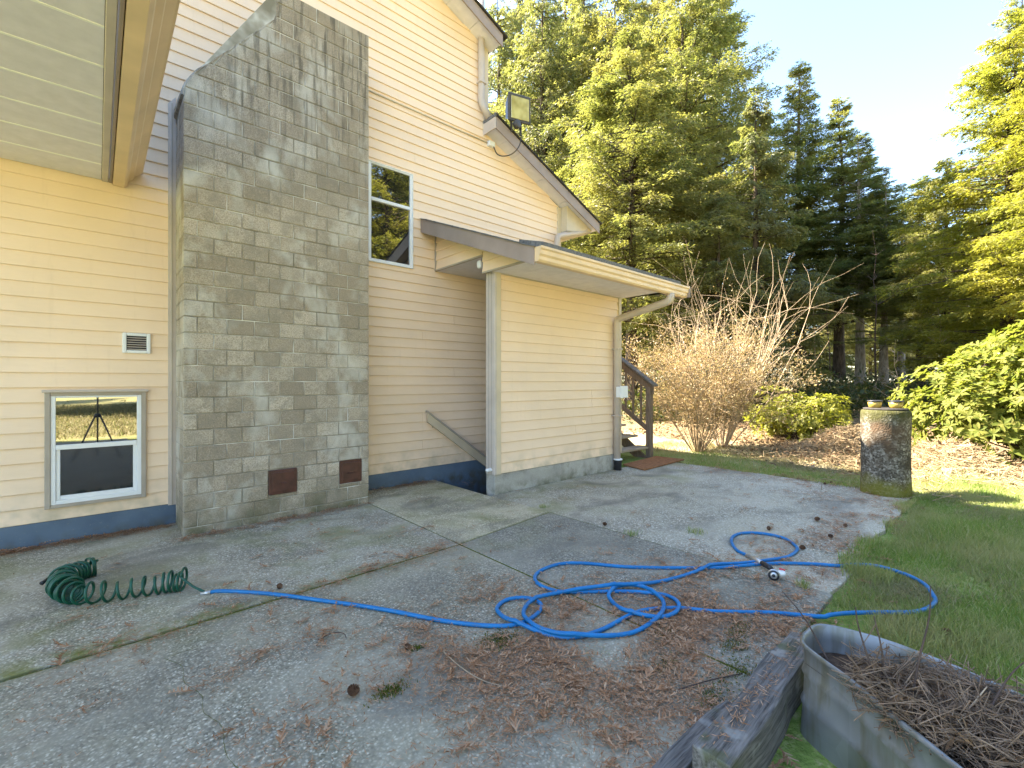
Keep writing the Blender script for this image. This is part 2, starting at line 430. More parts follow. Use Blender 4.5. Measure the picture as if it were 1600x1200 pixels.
def metal_galv():
    t = NT('galvanised sheet', .42, .5); p = t.obj()
    v = t.vor(9, p, 'Color'); n = t.noise(3.5, p, 6, .6, .4)
    c = t.mix(.35, t.ramp(n, [(.3, (.17, .175, .17)), (.55, (.30, .31, .31)), (.75, (.46, .47, .48))]), t.ramp(t.sep(v)[0], [(0, (.22, .23, .235)), (1, (.42, .43, .44))]))
    st = t.noise(5, t.mapped(p, (3, 3, .5)), 5, .6)
    c = t.mix(t.ramp(st, [(.47, 0), (.66, .7)]), c, (.17, .15, .085))
    t.color(c); t.b.inputs['Metallic'].default_value = .5
    t.rough(t.ramp(n, [(.3, .34), (.7, .6)])); t.bump(n, .15, .02); return t.m
M['galv'] = metal_galv()
def pillar_mat():
    t = NT('mossy aggregate pipe', .95, .15); p = t.obj()
    vo = t.n('ShaderNodeTexVoronoi'); vo.inputs['Scale'].default_value = 55; t.l(p, vo.inputs['Vector'])
    c = t.ramp(t.sep(vo.outputs['Color'])[0], [(0, (.055, .046, .034)), (.4, (.12, .105, .083)), (.8, (.215, .195, .16)), (1, (.33, .305, .26))])
    c = t.mix(t.ramp(t.noise(5, p, 6, .65, .5), [(.46, 0), (.62, .85)]), c, (.05, .042, .03))
    c = t.mix(t.ramp(t.noise(2.6, p, 6), [(.45, 0), (.66, .75)]), c, (.10, .062, .036))
    z = t.sep(p)[2]
    top = t.n('ShaderNodeMapRange'); top.inputs[1].default_value = .86; top.inputs[2].default_value = 1.0
    t.l(t.math('ADD', z, t.math('MULTIPLY', t.math('SUBTRACT', t.noise(9, p, 5), .5), .22)), top.inputs[0])
    c = t.mix(t.math('MULTIPLY', top.outputs[0], .9), c, (.05, .05, .014))
    low = t.n('ShaderNodeMapRange'); low.inputs[1].default_value = .22; low.inputs[2].default_value = .08
    t.l(t.math('ADD', z, t.math('MULTIPLY', t.math('SUBTRACT', t.noise(4, p, 5), .5), .4)), low.inputs[0])
    c = t.mix(t.math('MULTIPLY', low.outputs[0], .8), c, (.16, .15, .02))
    t.color(c); b = t.bump(vo.outputs['Distance'], .6, .008); t.bump(t.noise(18, p, 5), .5, .015, b); return t.m
M['pillar'] = pillar_mat()
M['pot_yellow'] = plain('yellow glazed pot', (.36, .25, .05), .4, .5, .25, 14)
M['crack'] = plain('mossy crack dirt', (.15, .145, .06), .95, .1, .4, 30)
M['soil'] = plain('planter soil', (.075, .05, .035), .95, .1, .5, 40, bump=.8)
M['mat'] = plain('brown coir mat', (.26, .125, .06), .95, .1, .3, 25, bump=.9, bsc=160)
M['hose_blue'] = plain('blue hose rubber', (.004, .20, .60), .42, .45, .12, 4)
def hose_mat():
    t = NT('blue hose rubber', .42, .45); p = t.pos()
    c = t.ramp(t.noise(7, p), [(.35, (.003, .135, .36)), (.65, (.005, .175, .44))])
    c = t.mix(t.ramp(t.noise(38, p), [(.58, 0), (.75, .55)]), c, (.10, .12, .13))
    t.color(c); t.rough(t.ramp(t.noise(20, p), [(.35, .34), (.7, .6)])); return t.m
M['hose_blue'] = hose_mat()
M['hose_green'] = plain('green coil hose', (.004, .075, .042), .32, .5, .2, 8)
M['steel'] = plain('dull steel', (.55, .55, .55), .35, .5, .15, 20, metal=.8)
M['red'] = plain('red plastic', (.55, .02, .05), .35, .5, .1)
M['cone'] = plain('cone scale', (.17, .095, .058), .8, .2, .4, 60)
M['tripod'] = plain('black tripod metal', (.02, .02, .02), .4, .5, .2)

# ================================================================== THE SETTING
W = 5.62            # plane of the long house wall
SF = 4.38           # plane of the stairwell cover's front wall
PIT = (3.56, 6.12, 4.52, 5.60)

def hnoise(x, y):
    return (np.sin(x*1.7+y*.6)*.5+np.sin(y*2.3-x*.8+1.3)*.35+np.sin(x*4.1+y*3.3)*.2)
def ground_z(x, y):
    x = np.asarray(x, float); y = np.asarray(y, float)
    far = np.clip((x-8.0)/4, 0, 1)
    z = -.028 + .012*hnoise(x, y) + far*(.05+.05*hnoise(x*.6, y*.6))
    lawn = np.clip((.70-y)/.3, 0, 1)*np.clip((x-2.0)/.5, 0, 1)
    z = z + lawn*.03
    z = z + .45*np.exp(-(((x-10.6)/.9)**2+((y-2.25)/.55)**2)) + .40*np.exp(-(((x-9.9)/1.0)**2+((y-.75)/.5)**2))   # brush mounds
    z = z + np.clip((x-16)/40, 0, 1)*1.2
    return z
def make_ground():
    near = np.arange(-6, 30.01, .25); outer = np.array([40, 60, 100, 200, 500.])
    xs = np.concatenate([-outer[::-1], near, outer+0]); ys = np.concatenate([-outer[::-1], np.arange(-14, 24.01, .25), outer])
    X, Y = np.meshgrid(xs, ys, indexing='ij'); Z = ground_z(X, Y)
    v = np.stack([X, Y, Z], -1).reshape(-1, 3); ny = len(ys)
    i, j = np.meshgrid(np.arange(len(xs)-1), np.arange(ny-1), indexing='ij')
    cx = (xs[:-1]+xs[1:])[:, None]/2+0*i; cy = (ys[:-1]+ys[1:])[None, :]/2+0*j
    keep = ~((cx > 3.3) & (cx < 6.3) & (cy > 4.3) & (cy < 5.8))
    a = (i*ny+j)[keep]; f = np.stack([a, a+ny, a+ny+1, a+1], -1)
    me = mesh_np('ground', v, f, 4); me.polygons.foreach_set('use_smooth', [True]*len(me.polygons))
    return tag(link('ground', me, M['ground']), 'soil and turf around the house', None, None, 'structure')
make_ground()

patio = box('patio', -4.5, 7.4, 1.0, 4.3, -.16, -.10, M['foundation'], None, .0)
tag(patio, 'concrete patio of joined slabs beside the house', None, None, 'structure')
patio.scale = (1, 1, 1)
def slab(poly, z, color):
    bm = bmesh.new(); vs = [bm.verts.new((x, y, 0)) for x, y in poly]
    fc = bm.faces.new(vs); bmesh.ops.recalc_face_normals(bm, faces=bm.faces)
    if fc.normal.z < 0: fc.normal_flip()
    ex = bmesh.ops.extrude_face_region(bm, geom=[fc])
    bmesh.ops.translate(bm, vec=(0, 0, -.09), verts=[g for g in ex['geom'] if isinstance(g, bmesh.types.BMVert)])
    bmesh.ops.recalc_face_normals(bm, faces=bm.faces)
    ed = [e_ for e_ in bm.edges if all(abs(v.co.z) < 1e-6 for v in e_.verts)]
    bmesh.ops.bevel(bm, geom=ed, offset=.007, segments=2, profile=.5, affect='EDGES')
    me = bpy.data.meshes.new('concrete_slab'); bm.to_mesh(me); bm.free()
    o = link('concrete_slab', me, M['slab'], patio, (0, 0, z)); o.location = Vector((0, 0, z)) - patio.location
    o.color = (*color, 1); o['kind'] = 'structure'; return o
def ragged(a, b, n, amp, fix=True):
    pts = []
    for k in range(n):
        t_ = k/n; x = a[0]+(b[0]-a[0])*t_; y = a[1]+(b[1]-a[1])*t_
        if k: x += random.uniform(-amp, amp); y += random.uniform(-amp, amp)
        pts.append((x, y))
    return pts
slab([(-4.6, 3.16), (2.31, 3.255), (2.31, 5.60), (-4.6, 5.60)], .004, (1.04, 1.05, 1.05))
slab([(2.325, 3.26), (3.60, 3.41), (3.545, 4.36), (3.545, 5.60), (2.325, 5.60)], .008, (1.22, 1.20, 1.08))
slab([(3.615, 3.40)] + ragged((3.60, .86), (7.5, .92), 16, .03) + ragged((7.5, .92), (7.45, 4.36), 14, .04) + [(7.45, 4.365), (3.56, 4.365)], 0, (1.08, 1.09, 1.10))
slab([(2.325, .83), (3.59, .84), (3.60, 3.395), (2.325, 3.245)], .002, (.72, .74, .76))
slab([(-4.6, -3.5), (.55, -3.5), (.62, .80), (2.31, .81), (2.31, 3.24), (.55, 3.197), (-4.6, 3.145)], 0, (.86, .86, .84))
# moss and dirt that fill the joints
for (a, b) in (((-1.5, 3.155), (2.32, 3.25)), ((2.32, 3.25), (3.6, 3.40)), ((2.318, 3.25), (2.318, 5.0)), ((3.606, 3.4), (3.60, .9)), ((2.318, .9), (2.318, 3.24))):
    d = Vector((b[0]-a[0], b[1]-a[1], 0)); L = d.length
    n = Vector((-d.y, d.x, 0)).normalized()*.011
    pl = [(a[0]+n.x, a[1]+n.y), (b[0]+n.x, b[1]+n.y), (b[0]-n.x, b[1]-n.y), (a[0]-n.x, a[1]-n.y)]
    o = prism('joint_moss', pl, 'z', -.08, -.004, M['moss'], patio); o.location = -patio.location; o.matrix_parent_inverse = Matrix.Identity(4); o['kind'] = 'stuff'

def ribbon(pts, w, mat, z):
    v = []; f = []; P = catmull([(x, y, 0) for x, y in pts], 10)
    for i, p in enumerate(P):
        q = P[min(i+1, len(P)-1)]-P[max(i-1, 0)]; n_ = np.array([-q[1], q[0]])/max(np.hypot(q[0], q[1]), 1e-6); ww = w*random.uniform(.35, 1.3); jx = random.uniform(-w, w)
        c = p[:2]+n_*jx; v += [(*(c+n_*ww), z), (*(c-n_*ww), z)]
    f = [(2*i, 2*i+1, 2*i+3, 2*i+2) for i in range(len(P)-1)]
    o = link('crack_moss', mesh_pd('crack_moss', v, f), mat, patio); o.location = -patio.location; o.matrix_parent_inverse = Matrix.Identity(4); o['kind'] = 'stuff'
ribbon([(.25, 2.91), (.31, 2.76), (.30, 2.62), (.345, 2.45), (.335, 2.32), (.375, 2.18), (.36, 2.0), (.40, 1.8)], .0015, M['crack'], .0018)
ribbon([(.24, 2.90), (.45, 2.925), (.68, 2.965), (.95, 2.97), (1.15, 3.0)], .0010, M['crack'], .0016)

# ================================================================== HOUSE
house = empty('house', (0, 0, 0), 'two storey house with cream horizontal siding, blue foundation and brown rakes', 'house')
CH = .1275
def prof_off(t):     # outward offset of a lap board at height fraction t
    if t < .04: return .0155
    if t < .10: return .0178
    return .0165-.0145*(t-.1)/.9
board_cache = {}
def board(x0b, x1b, x0t, x1t, z0, z1, zc, plane, parent, axis='x', sgn=-1):
    """one lap board between heights z0..z1 of the course that starts at zc"""
    t0 = (z0-zc)/CH; t1 = (z1-zc)/CH
    ts = [t0]+[t for t in (.04, .10, .5) if t0+.02 < t < t1-.02]+[t1]
    key = (round(x1b-x0b, 3), round(x0t-x0b, 3), round(x1t-x1b, 3), round(z1-z0, 3), round(t0, 2), axis, sgn)
    me = board_cache.get(key)
    if me is None:
        v = []; f = []
        for t in ts:
            k = (t-t0)/(t1-t0); xl = (x0t-x0b)*k; xr = (x1b-x0b)+(x1t-x1b)*k; o_ = prof_off(t); z = (t-t0)*CH
            for (x, off) in ((xl, 0), (xl, o_), (xr, o_), (xr, 0)):
                v.append((x, sgn*off, z) if axis == 'x' else (sgn*off, x, z))
        m = len(ts)
        for i in range(m-1):
            for k in range(4): f.append((i*4+k, i*4+(k+1) % 4, (i+1)*4+(k+1) % 4, (i+1)*4+k))
        f.append((3, 2, 1, 0)); f.append(tuple((m-1)*4+k for k in range(4)))
        me = mesh_pd('siding_board', v, f)
        bm = bmesh.new(); bm.from_mesh(me); bmesh.ops.recalc_face_normals(bm, faces=bm.faces); bm.to_mesh(me); bm.free()
        board_cache[key] = me
    jy = random.uniform(-.0012, .0012)
    loc = (x0b, plane+jy, z0) if axis == 'x' else (plane+jy, x0b, z0)
    o = link('siding_board', me, M['siding'], parent, loc)
    return o

def siding(parent, plane, zs, ztop, left, right, holes=(), joints=True, axis='x', sgn=-1):
    """left(z), right(z): limits of the wall; holes: (x0,x1,z0,z1)"""
    k = 0; z = zs
    while z < ztop-.01:
        zt = min(z+CH, ztop)
        cuts = sorted({z, zt} | {h for H_ in holes for h in H_[2:4] if z+.004 < h < zt-.004})
        for za, zb in zip(cuts[:-1], cuts[1:]):
            segs = [(left(za), right(za), left(zb), right(zb))]
            if segs[0][1]-segs[0][0] < .02: continue
            for (hx0, hx1, hz0, hz1) in holes:
                if hz0 < (za+zb)/2 < hz1:
                    new = []
                    for (a, b, c, d_) in segs:
                        if hx1 <= a or hx0 >= b: new.append((a, b, c, d_)); continue
                        if hx0 > a+.01: new.append((a, hx0, c, hx0))
                        if hx1 < b-.01: new.append((hx1, b, hx1, d_))
                    segs = new
            for (a, b, c, d_) in segs:
                if joints and b-a > 1.9 and zb-za > CH*.9 and random.random() < .45:
                    xm = a+(b-a)*random.choice((.27, .41, .58, .73))
                    board(a, xm-.0008, c, xm-.0008, za, zb, z, plane, parent, axis, sgn); board(xm+.0008, b, xm+.0008, d_, za, zb, z, plane, parent, axis, sgn)
                else:
                    board(a, b, c, d_, za, zb, z, plane, parent, axis, sgn)
        z += CH; k += 1

lw = (-.335, .346, .305, 1.31)     # basement window
uw = (2.565, 3.21, 2.94, 4.23)     # stair window
vent = (.173, .38, 1.665, 1.855)
LR0, LRS = 5.272, .414             # lower rake: soffit height at x=4.469 and slope
def lower_rake(x): return LR0-LRS*(x-4.469)
def wall_right(z):
    if z >= lower_rake(4.55): return 4.44
    return min(6.15, 4.469+(LR0-z)/LRS)
holes = [(lw[0]-.0, lw[1]+.0, lw[2], lw[3]), uw, (vent[0]+.01, vent[1]-.01, vent[2]+.01, vent[3]-.01), (.535, 2.34, 0, 3.84)]
siding(house, W, .20, 6.75, lambda z: -4.6, wall_right, holes)
box('wall_core', -6, 4.5, W+.002, W+.2, -.3, 6.7, M['trim_tan'], house, 0)
prism('wall_core', [(4.5, -1.2), (6.2, -1.2), (6.2, lower_rake(6.2)), (4.5, lower_rake(4.5))], 'y', W+.002, W+.2, M['trim_tan'], house)
box('upper_wall', -6, 4.5, W+.2, W+8, 0, 6.6, M['trim_tan'], house, 0)
box('side_wall', 4.5, 6.2, W+.2, W+8, 0, 4.5, M['siding'], house, 0)
box('blue_foundation', -4.6, .60, W-.010, W+.001, -.12, .198, M['blue'], house, .002)
box('blue_foundation', 2.30, PIT[1], W-.010, W+.001, -1.3, .198, M['blue'], house, .002)
# trim strips
prism('edge_trim', [(.515, .19), (.575, .19), (.575, 4.2), (.545, 4.16), (.515, 4.12)], 'y', W-.03, W-.001, M['trim_grey'], house)
box('edge_trim', .540, .552, W-.036, W-.030, .19, 4.13, M['trim'], house, .002)
box('corner_trim', 6.14, 6.235, W-.024, W+.001, 3.3, lower_rake(6.2)-.02, M['trim_tan'], house, .004)
box('corner_trim', 4.44, 4.54, W-.026, W+.001, 5.30, 6.62, M['trim_tan'], house, .004)

# basement window
def window(parent, x0, x1, z0, z1, rail, trim, lower_sash):
    w = empty('window', ((x0+x1)/2, W, z0)); w.parent = parent
    def b(name, a, b_, c, d_, e_, f_, m, bev=.003): return box(name, a, b_, c, d_, e_, f_, m, w, bev)
    t = .036 if trim else .012
    m = M['trim'] if trim else M['window_white']
    yo = W-.040
    b('casing', x0, x0+t, yo, W, z0, z1, m); b('casing', x1-t, x1, yo, W, z0, z1, m)
    b('casing', x0+t, x1-t, yo+.002, W, z0, z0+t*.8, m); b('casing', x0+t, x1-t, yo+.002, W, z1-t, z1, m)
    if trim:
        b('drip_cap', x0-.015, x1+.015, W-.062, W, z1-.006, z1+.016, M['trim_grey'])
    fx0, fx1, fz0, fz1 = x0+t, x1-t, z0+t*.8, z1-t
    fr = .032
    yf = W-.030
    b('frame', fx0, fx0+fr, yf, W+.02, fz0, fz1, M['window_white']); b('frame', fx1-fr, fx1, yf, W+.02, fz0, fz1, M['window_white'])
    b('frame', fx0+fr, fx1-fr, yf+.001, W+.02, fz0, fz0+fr*1.1, M['window_white']); b('frame', fx0+fr, fx1-fr, yf+.001, W+.02, fz1-fr*.55, fz1, M['window_white'])
    b('meeting_rail', fx0+fr, fx1-fr, yf-.004, W+.02, rail-.02, rail+.022, M['window_white'])
    b('pane', fx0+fr-.004, fx1-fr+.004, W-.012, W-.006, rail+.02, fz1-fr*.5, M['glass'], 0)
    lx0, lx1, lz0, lz1 = fx0+fr, fx1-fr, fz0+fr*1.1, rail-.02
    if lower_sash:
        s_ = .028
        b('sash', lx0, lx0+s_, W-.018, W+.018, lz0, lz1, M['window_white']); b('sash', lx1-s_, lx1, W-.018, W+.018, lz0, lz1, M['window_white'])
        b('sash', lx0+s_, lx1-s_, W-.017, W+.018, lz0, lz0+s_*1.3, M['window_white'])
        lx0 += s_; lx1 -= s_; lz0 += s_*1.3
    b('pane', lx0-.004, lx1+.004, W-.007, W-.001, lz0-.004, lz1+.004, M['glass_lower'] if lower_sash else M['glass'], 0)
    return w
w1 = window(house, *lw, .826, True, True); w1['label'] = 'low basement window with white sash and taupe casing, mirroring the yard'
w2 = window(house, uw[0], uw[1], uw[2], uw[3], 3.75, False, False); w2['label'] = 'tall white framed window beside the chimney, mirroring trees'
# dryer vent
vt = empty('wall_vent', ((vent[0]+vent[1])/2, W, vent[2])); vt.parent = house
for a, b_, c, d_ in ((vent[0], vent[0]+.03, vent[2], vent[3]), (vent[1]-.03, vent[1], vent[2], vent[3]), (vent[0]+.03, vent[1]-.03, vent[2], vent[2]+.028), (vent[0]+.03, vent[1]-.03, vent[3]-.028, vent[3])):
    box('vent_frame', a, b_, W-.034, W, c, d_, M['white_plastic'], vt, .005)
box('vent_back', vent[0]+.02, vent[1]-.02, W-.010, W-.004, vent[2]+.02, vent[3]-.02, M['dark'], vt, 0)
for k in range(6):
    z = vent[2]+.036+k*.0215
    o = box('louvre', vent[0]+.032, vent[1]-.032, W-.026, W-.008, z, z+.005, M['trim_grey'], vt, .001); o.rotation_euler = (R(28), 0, 0)

# rakes: soffit panels, fascia, shingle edge
def rake(xa, za, xb, slope, front, npan, fh=.18, drop=.06):
    """soffit line starts at xa,za and falls by slope towards xb (or rises when xb<xa)"""
    zf = lambda x: za-slope*(x-xa)
    xs = np.linspace(xa, xb, npan+1)
    for i in range(npan):
        a, b_ = xs[i], xs[i+1]; g = .003 if b_ > a else -.003
        prism('soffit_panel', [(a+g, zf(a+g)), (b_-g, zf(b_-g)), (b_-g, zf(b_-g)+.012), (a+g, zf(a+g)+.012)], 'y', front+.024, W-.003, M['soffit'], house)
    prism('soffit_backing', [(xa, zf(xa)+.014), (xb, zf(xb)+.014), (xb, zf(xb)+.03), (xa, zf(xa)+.03)], 'y', front+.03, W-.003, M['trim'], house)
    prism('rake_fascia', [(xa, zf(xa)-drop), (xb, zf(xb)-drop), (xb, zf(xb)-drop+fh), (xa, zf(xa)-drop+fh)], 'y', front, front+.022, M['fascia'], house)
    return zf
lzf = rake(4.469, LR0, 6.985, LRS, 5.31, 9)
prism('roof_edge', [(4.45, lzf(4.45)+.123), (7.03, lzf(7.03)+.123), (7.03, lzf(7.03)+.15), (4.45, lzf(4.45)+.15)], 'y', 5.285, W+8, M['roof_dark'], house)
box('rake_end', 4.445, 4.466, 5.315, W-.002, 5.215, 5.385, M['trim_grey'], house, .003)
box('rake_end_cap', 4.440, 4.475, 5.30, W-.002, 5.386, 5.435, M['shingle'], house, .004)
uzf = rake(4.585, 6.55, -6.0, .40, 5.30, 26)
prism('roof_edge', [(4.66, uzf(4.66)+.123), (-6, uzf(-6)+.123), (-6, uzf(-6)+.15), (4.66, uzf(4.66)+.15)], 'y', 5.27, W+8, M['roof_dark'], house)
prism('gable_wall', [(4.5, 6.6), (-6, 6.6), (-6, uzf(-6)+.05), (4.5, uzf(4.5)+.05)], 'y', W+.002, W+.2, M['siding'], house)
# pork-chop return at the low end of the lower rake
prism('eave_return', [(6.236, 4.10), (6.90, 4.215), (6.95, lzf(6.95)-.004), (6.236, lzf(6.236)-.004)], 'y', 5.46, W-.002, M['trim_tan'], house)
prism('eave_return', [(6.236, 4.08), (6.92, 4.195), (6.92, 4.213), (6.236, 4.098)], 'y', 5.45, W+2, M['trim'], house)

def rect_spout(name, path, wx, wy, mat, parent):
    return tube(name, path, math.hypot(wx, wy)/2*1.0, mat, parent, 4, False)
def downspout(name, path, mat, parent, w=.062):
    """rounded-square pipe"""
    pts = catmull_corner(path); return tube(name, pts, w*.62, mat, parent, 8, True)
def catmull_corner(path, r=.06, n=5):
    out = [Vector(path[0])]
    for i in range(1, len(path)-1):
        p = Vector(path[i]); a = (Vector(path[i-1])-p); b_ = (Vector(path[i+1])-p)
        ra = min(r, a.length*.45); rb = min(r, b_.length*.45); A = p+a.normalized()*ra; B = p+b_.normalized()*rb
        for k in range(n+1):
            t_ = k/n; out.append((A*(1-t_)+p*t_)*(1-t_)+(p*(1-t_)+B*t_)*t_)
    out.append(Vector(path[-1])); return out
downspout('downspout', [(4.37, W-.062, 7.3), (4.37, W-.062, 5.66), (4.47, W-.13, 5.44)], M['downspout'], house, .085)
for z in (5.95, 6.7): box('spout_strap', 4.31, 4.43, W-.122, W-.01, z, z+.02, M['downspout'], house, .002)
downspout('downspout', [(6.86, 5.52, 4.36), (6.80, 5.50, 4.20), (6.02, 5.49, 3.955), (5.985, 5.49, 3.63)], M['downspout'], house, .085)
# conduit with lamp box
tube('conduit', [(2.36, W-.024, 5.115), (4.53, W-.024, 5.122)], .010, M['trim_tan'], house, 6)
box('conduit_box', 4.52, 4.64, W-.075, W-.012, 5.07, 5.15, M['white_plastic'], house, .006)

# porch roof with its deep eave over the patio edge
PY0 = 2.4; PXL = -1.9
box('porch_post', PXL+.05, PXL+.19, PY0+.2, PY0+.34, 0, 3.2, M['trim_tan'], house, .006)
sz = 3.23
yy = 5.61; k = 0
while yy > PY0+.3:
    y2 = yy-.405
    box('soffit_panel', PXL, .028, y2+.010, yy-.010, sz, sz+.012, M['soffit'], house, .002)
    box('soffit_joint', PXL, .028, y2-.0095, y2+.0095, sz-.003, sz+.008, M['soffit_joint'], house, .002)
    yy = y2; k += 1
box('soffit_backing', PXL, .06, PY0, 5.612, sz+.014, sz+.03, M['dark'], house, 0)
box('soffit_edge', .030, .075, PY0, 5.612, sz-.008, sz+.012, M['trim_grey'], house, .004)
box('eave_fascia', .082, .10, PY0, 5.60, sz-.012, sz+.16, M['fascia'], house, .002)
gp = [(.105, sz+.155), (.105, sz-.028), (.185, sz-.034), (.205, sz-.012), (.215, sz+.03), (.250, sz+.06), (.258, sz+.085), (.305, sz+.125), (.318, sz+.132), (.318, sz+.150), (.308, sz+.150)]
def gutter_profile(name, pts, axis, a, b, mat, parent): return sheet_profile(name, pts, axis, a, b, mat, parent)
gutter_profile('gutter', gp, 'y', PY0, 5.585, M['gutter'], house)
prism('gutter_end', gp+[(.2, sz+.15)], 'y', 5.583, 5.590, M['gutter'], house)
prism('porch_roof', [(.30, sz+.162), (PXL, sz+1.5), (PXL, sz+1.46), (.09, sz+.165)], 'y', PY0, 5.60, M['shingle'], house)

# ================================================================== CHIMNEY of concrete block
chim = empty('chimney', (1.45, 5.3, 0), 'wide grey concrete block chimney with sloped shoulder and two cleanout doors', 'chimney')
CX0, CX1, CY = .575, 2.325, 5.05
RH = .1475; RZ0 = -.075; BL = .2335; JT = .0075
def sh_left(z):       # left outline: straight, then the shoulder
    if z < 4.03: return CX0
    if z < 4.20: return CX0+(z-4.03)*.45
    return min(.652+(z-4.20)*.80, 1.35)
doors = [(1.269, 1.541, .258, .511), (1.984, 2.247, .262, .525)]
blk_cache = {}
def block(x0, x1, z0, z1, xl0, xl1):
    """front stretcher; xl0/xl1 = left cut at bottom/top"""
    dy = .30
    a0 = max(x0, xl0); a1 = max(x0, xl1)
    lim = x1-.010
    if a0 > lim-.004: return
    if a1 > lim: z1 = z0+(z1-z0)*(lim-a0)/(a1-a0); a1 = lim
    if z1-z0 < .012: return
    key = (round(x1-a0, 4), round(a1-a0, 4), round(z1-z0, 4)); me = blk_cache.get(key)
    if me is None:
        c = .006; w_ = x1-a0; s_ = a1-a0; h = z1-z0
        fr = [(c, 0, c), (w_-c, 0, c), (w_-c, 0, h-c), (s_+c, 0, h-c)]
        md = [(0, c, 0), (w_, c, 0), (w_, c, h), (s_, c, h)]; bk = [(0, dy, 0), (w_, dy, 0), (w_, dy, h), (s_, dy, h)]
        v = fr+md+bk; f = [(0, 1, 2, 3)]
        for i in range(4):
            j = (i+1) % 4; f += [(i, 4+i, 4+j, j), (4+i, 8+i, 8+j, 4+j)]
        f.append((11, 10, 9, 8)); me = mesh_pd('block', v, f)
        bm = bmesh.new(); bm.from_mesh(me); bmesh.ops.recalc_face_normals(bm, faces=bm.faces); bm.to_mesh(me); bm.free()
        blk_cache[key] = me
    o = link('block', me, M['block'], chim, (a0, CY+random.uniform(-.0022, .0022), z0))
    o.rotation_euler = (random.uniform(-.004, .004), 0, random.uniform(-.003, .003))
nrow = 37; count = 0
for r_ in range(nrow):
    z0 = RZ0+r_*RH+JT/2; z1 = RZ0+(r_+1)*RH-JT/2
    even = (r_ % 2 == 0)
    xs = [CX0] + ([CX0+BL*(k+1) for k in range(7)] if even else [CX0+BL*(k+.5-.05) for k in range(8)])
    xs = [x for x in xs if x < CX1-.02]+[CX1]
    for a, b_ in zip(xs[:-1], xs[1:]):
        lead = JT/2 if a > CX0+1e-6 else 0; trail = JT/2 if b_ < CX1-1e-6 else 0
        pieces = [(a+lead, b_-trail, z0, z1)]
        for (dx0, dx1, dz0, dz1) in doors:
            new = []
            for (p0, p1, q0, q1) in pieces:
                if p1 <= dx0 or p0 >= dx1 or q1 <= dz0 or q0 >= dz1: new.append((p0, p1, q0, q1)); continue
                if p0 < dx0-.02: new.append((p0, dx0, q0, q1))
                if p1 > dx1+.02: new.append((dx1, p1, q0, q1))
                m0, m1 = max(p0, dx0), min(p1, dx1)
                if q0 < dz0-.02: new.append((m0, m1, q0, dz0))
                if q1 > dz1+.02: new.append((m0, m1, dz1, q1))
            pieces = new
        for (p0, p1, q0, q1) in pieces: block(p0, p1, q0, q1, sh_left(q0), sh_left(q1)); count += 1
# left return of the chimney: second block of each course towards the wall, in one mesh (edge-on slivers)
v = []; f = []
for r_ in range(28):
    z0 = RZ0+r_*RH+JT/2; z1 = z0+RH-JT
    y0 = CY+.302+(.0 if r_ % 2 else .09)
    for (ya, yb) in ((y0+JT, 5.585),) if r_ % 2 else ((CY+.302+JT*0, y0-JT), (y0, 5.585)):
        if z1 > 4.05: continue
        b0 = len(v); v += [(x, y, z) for x in (CX0, CX0+.2) for y in (ya, yb) for z in (z0, z1)]
        f += [(b0, b0+1, b0+3, b0+2), (b0+4, b0+6, b0+7, b0+5), (b0, b0+4, b0+5, b0+1), (b0+2, b0+3, b0+7, b0+6), (b0+1, b0+5, b0+7, b0+3), (b0, b0+2, b0+6, b0+4)]
link('return_blocks', mesh_pd('return_blocks', v, f), M['block'], chim, None, 'stuff')
# mortar core, recessed a few millimetres behind the block faces
zt = RZ0+nrow*RH
def core_poly(g): return [(CX0+g, -.1), (CX1-.004, -.1), (CX1-.004, zt), (sh_left(zt)+g, zt), (.652+g, 4.20), (CX0+.076*.0+g, 4.03)]
prism('mortar', core_poly(.005), 'y', CY+.0085, 5.59, M['mortar'], chim)
# mortar cap that rounds the shoulder
cap = []
for z in np.linspace(3.98, zt, 26): cap.append((sh_left(z), z))
v = []; f = []
for i, (x, z) in enumerate(cap):
    j = .004*math.sin(i*2.1)
    for (dx, y) in ((-.004+j*.5, CY+.004), (-.016+j, CY+.03), (-.020-j, 5.55), (-.012, 5.60), (.02, 5.60), (.004, CY+.004)): v.append((x+dx, y, z-dx*.6))
for i in range(len(cap)-1):
    for k in range(6): f.append((i*6+k, i*6+(k+1) % 6, (i+1)*6+(k+1) % 6, (i+1)*6+k))
f.append(tuple(range(6))); f.append(tuple((len(cap)-1)*6+k for k in range(6))[::-1])
link('shoulder_cap', mesh_pd('shoulder_cap', v, f), M['block'], chim)
for i, (x0, x1, z0, z1) in enumerate(doors):
    dn = empty('cleanout_door', ((x0+x1)/2, CY, z0)); dn.parent = chim; dn.matrix_parent_inverse = Matrix.Translation(-chim.location)
    dn['label'] = ['brown metal cleanout door in the middle of the chimney foot', 'brown metal cleanout door at the chimney corner with chipped mortar around it'][i]
    pr = .016 if i == 0 else -.002
    def db(name, *a, **k):
        o = box(name, *a, dn, **k); return o
    db('door_frame', x0+.003, x1-.003, CY-pr, CY+.05, z0+.003, z1-.003, M['brown_metal'], bev=.006)
    db('door_panel', x0+.028, x1-.028, CY-pr-.007, CY-pr+.01, z0+.028, z1-.028, M['brown_metal'], bev=.004)
    db('door_handle', (x0+x1)/2-.03, (x0+x1)/2+.03, CY-pr-.020, CY-pr-.004, (z0+z1)/2-.018, (z0+z1)/2-.008, M['brown_metal'], bev=.003)

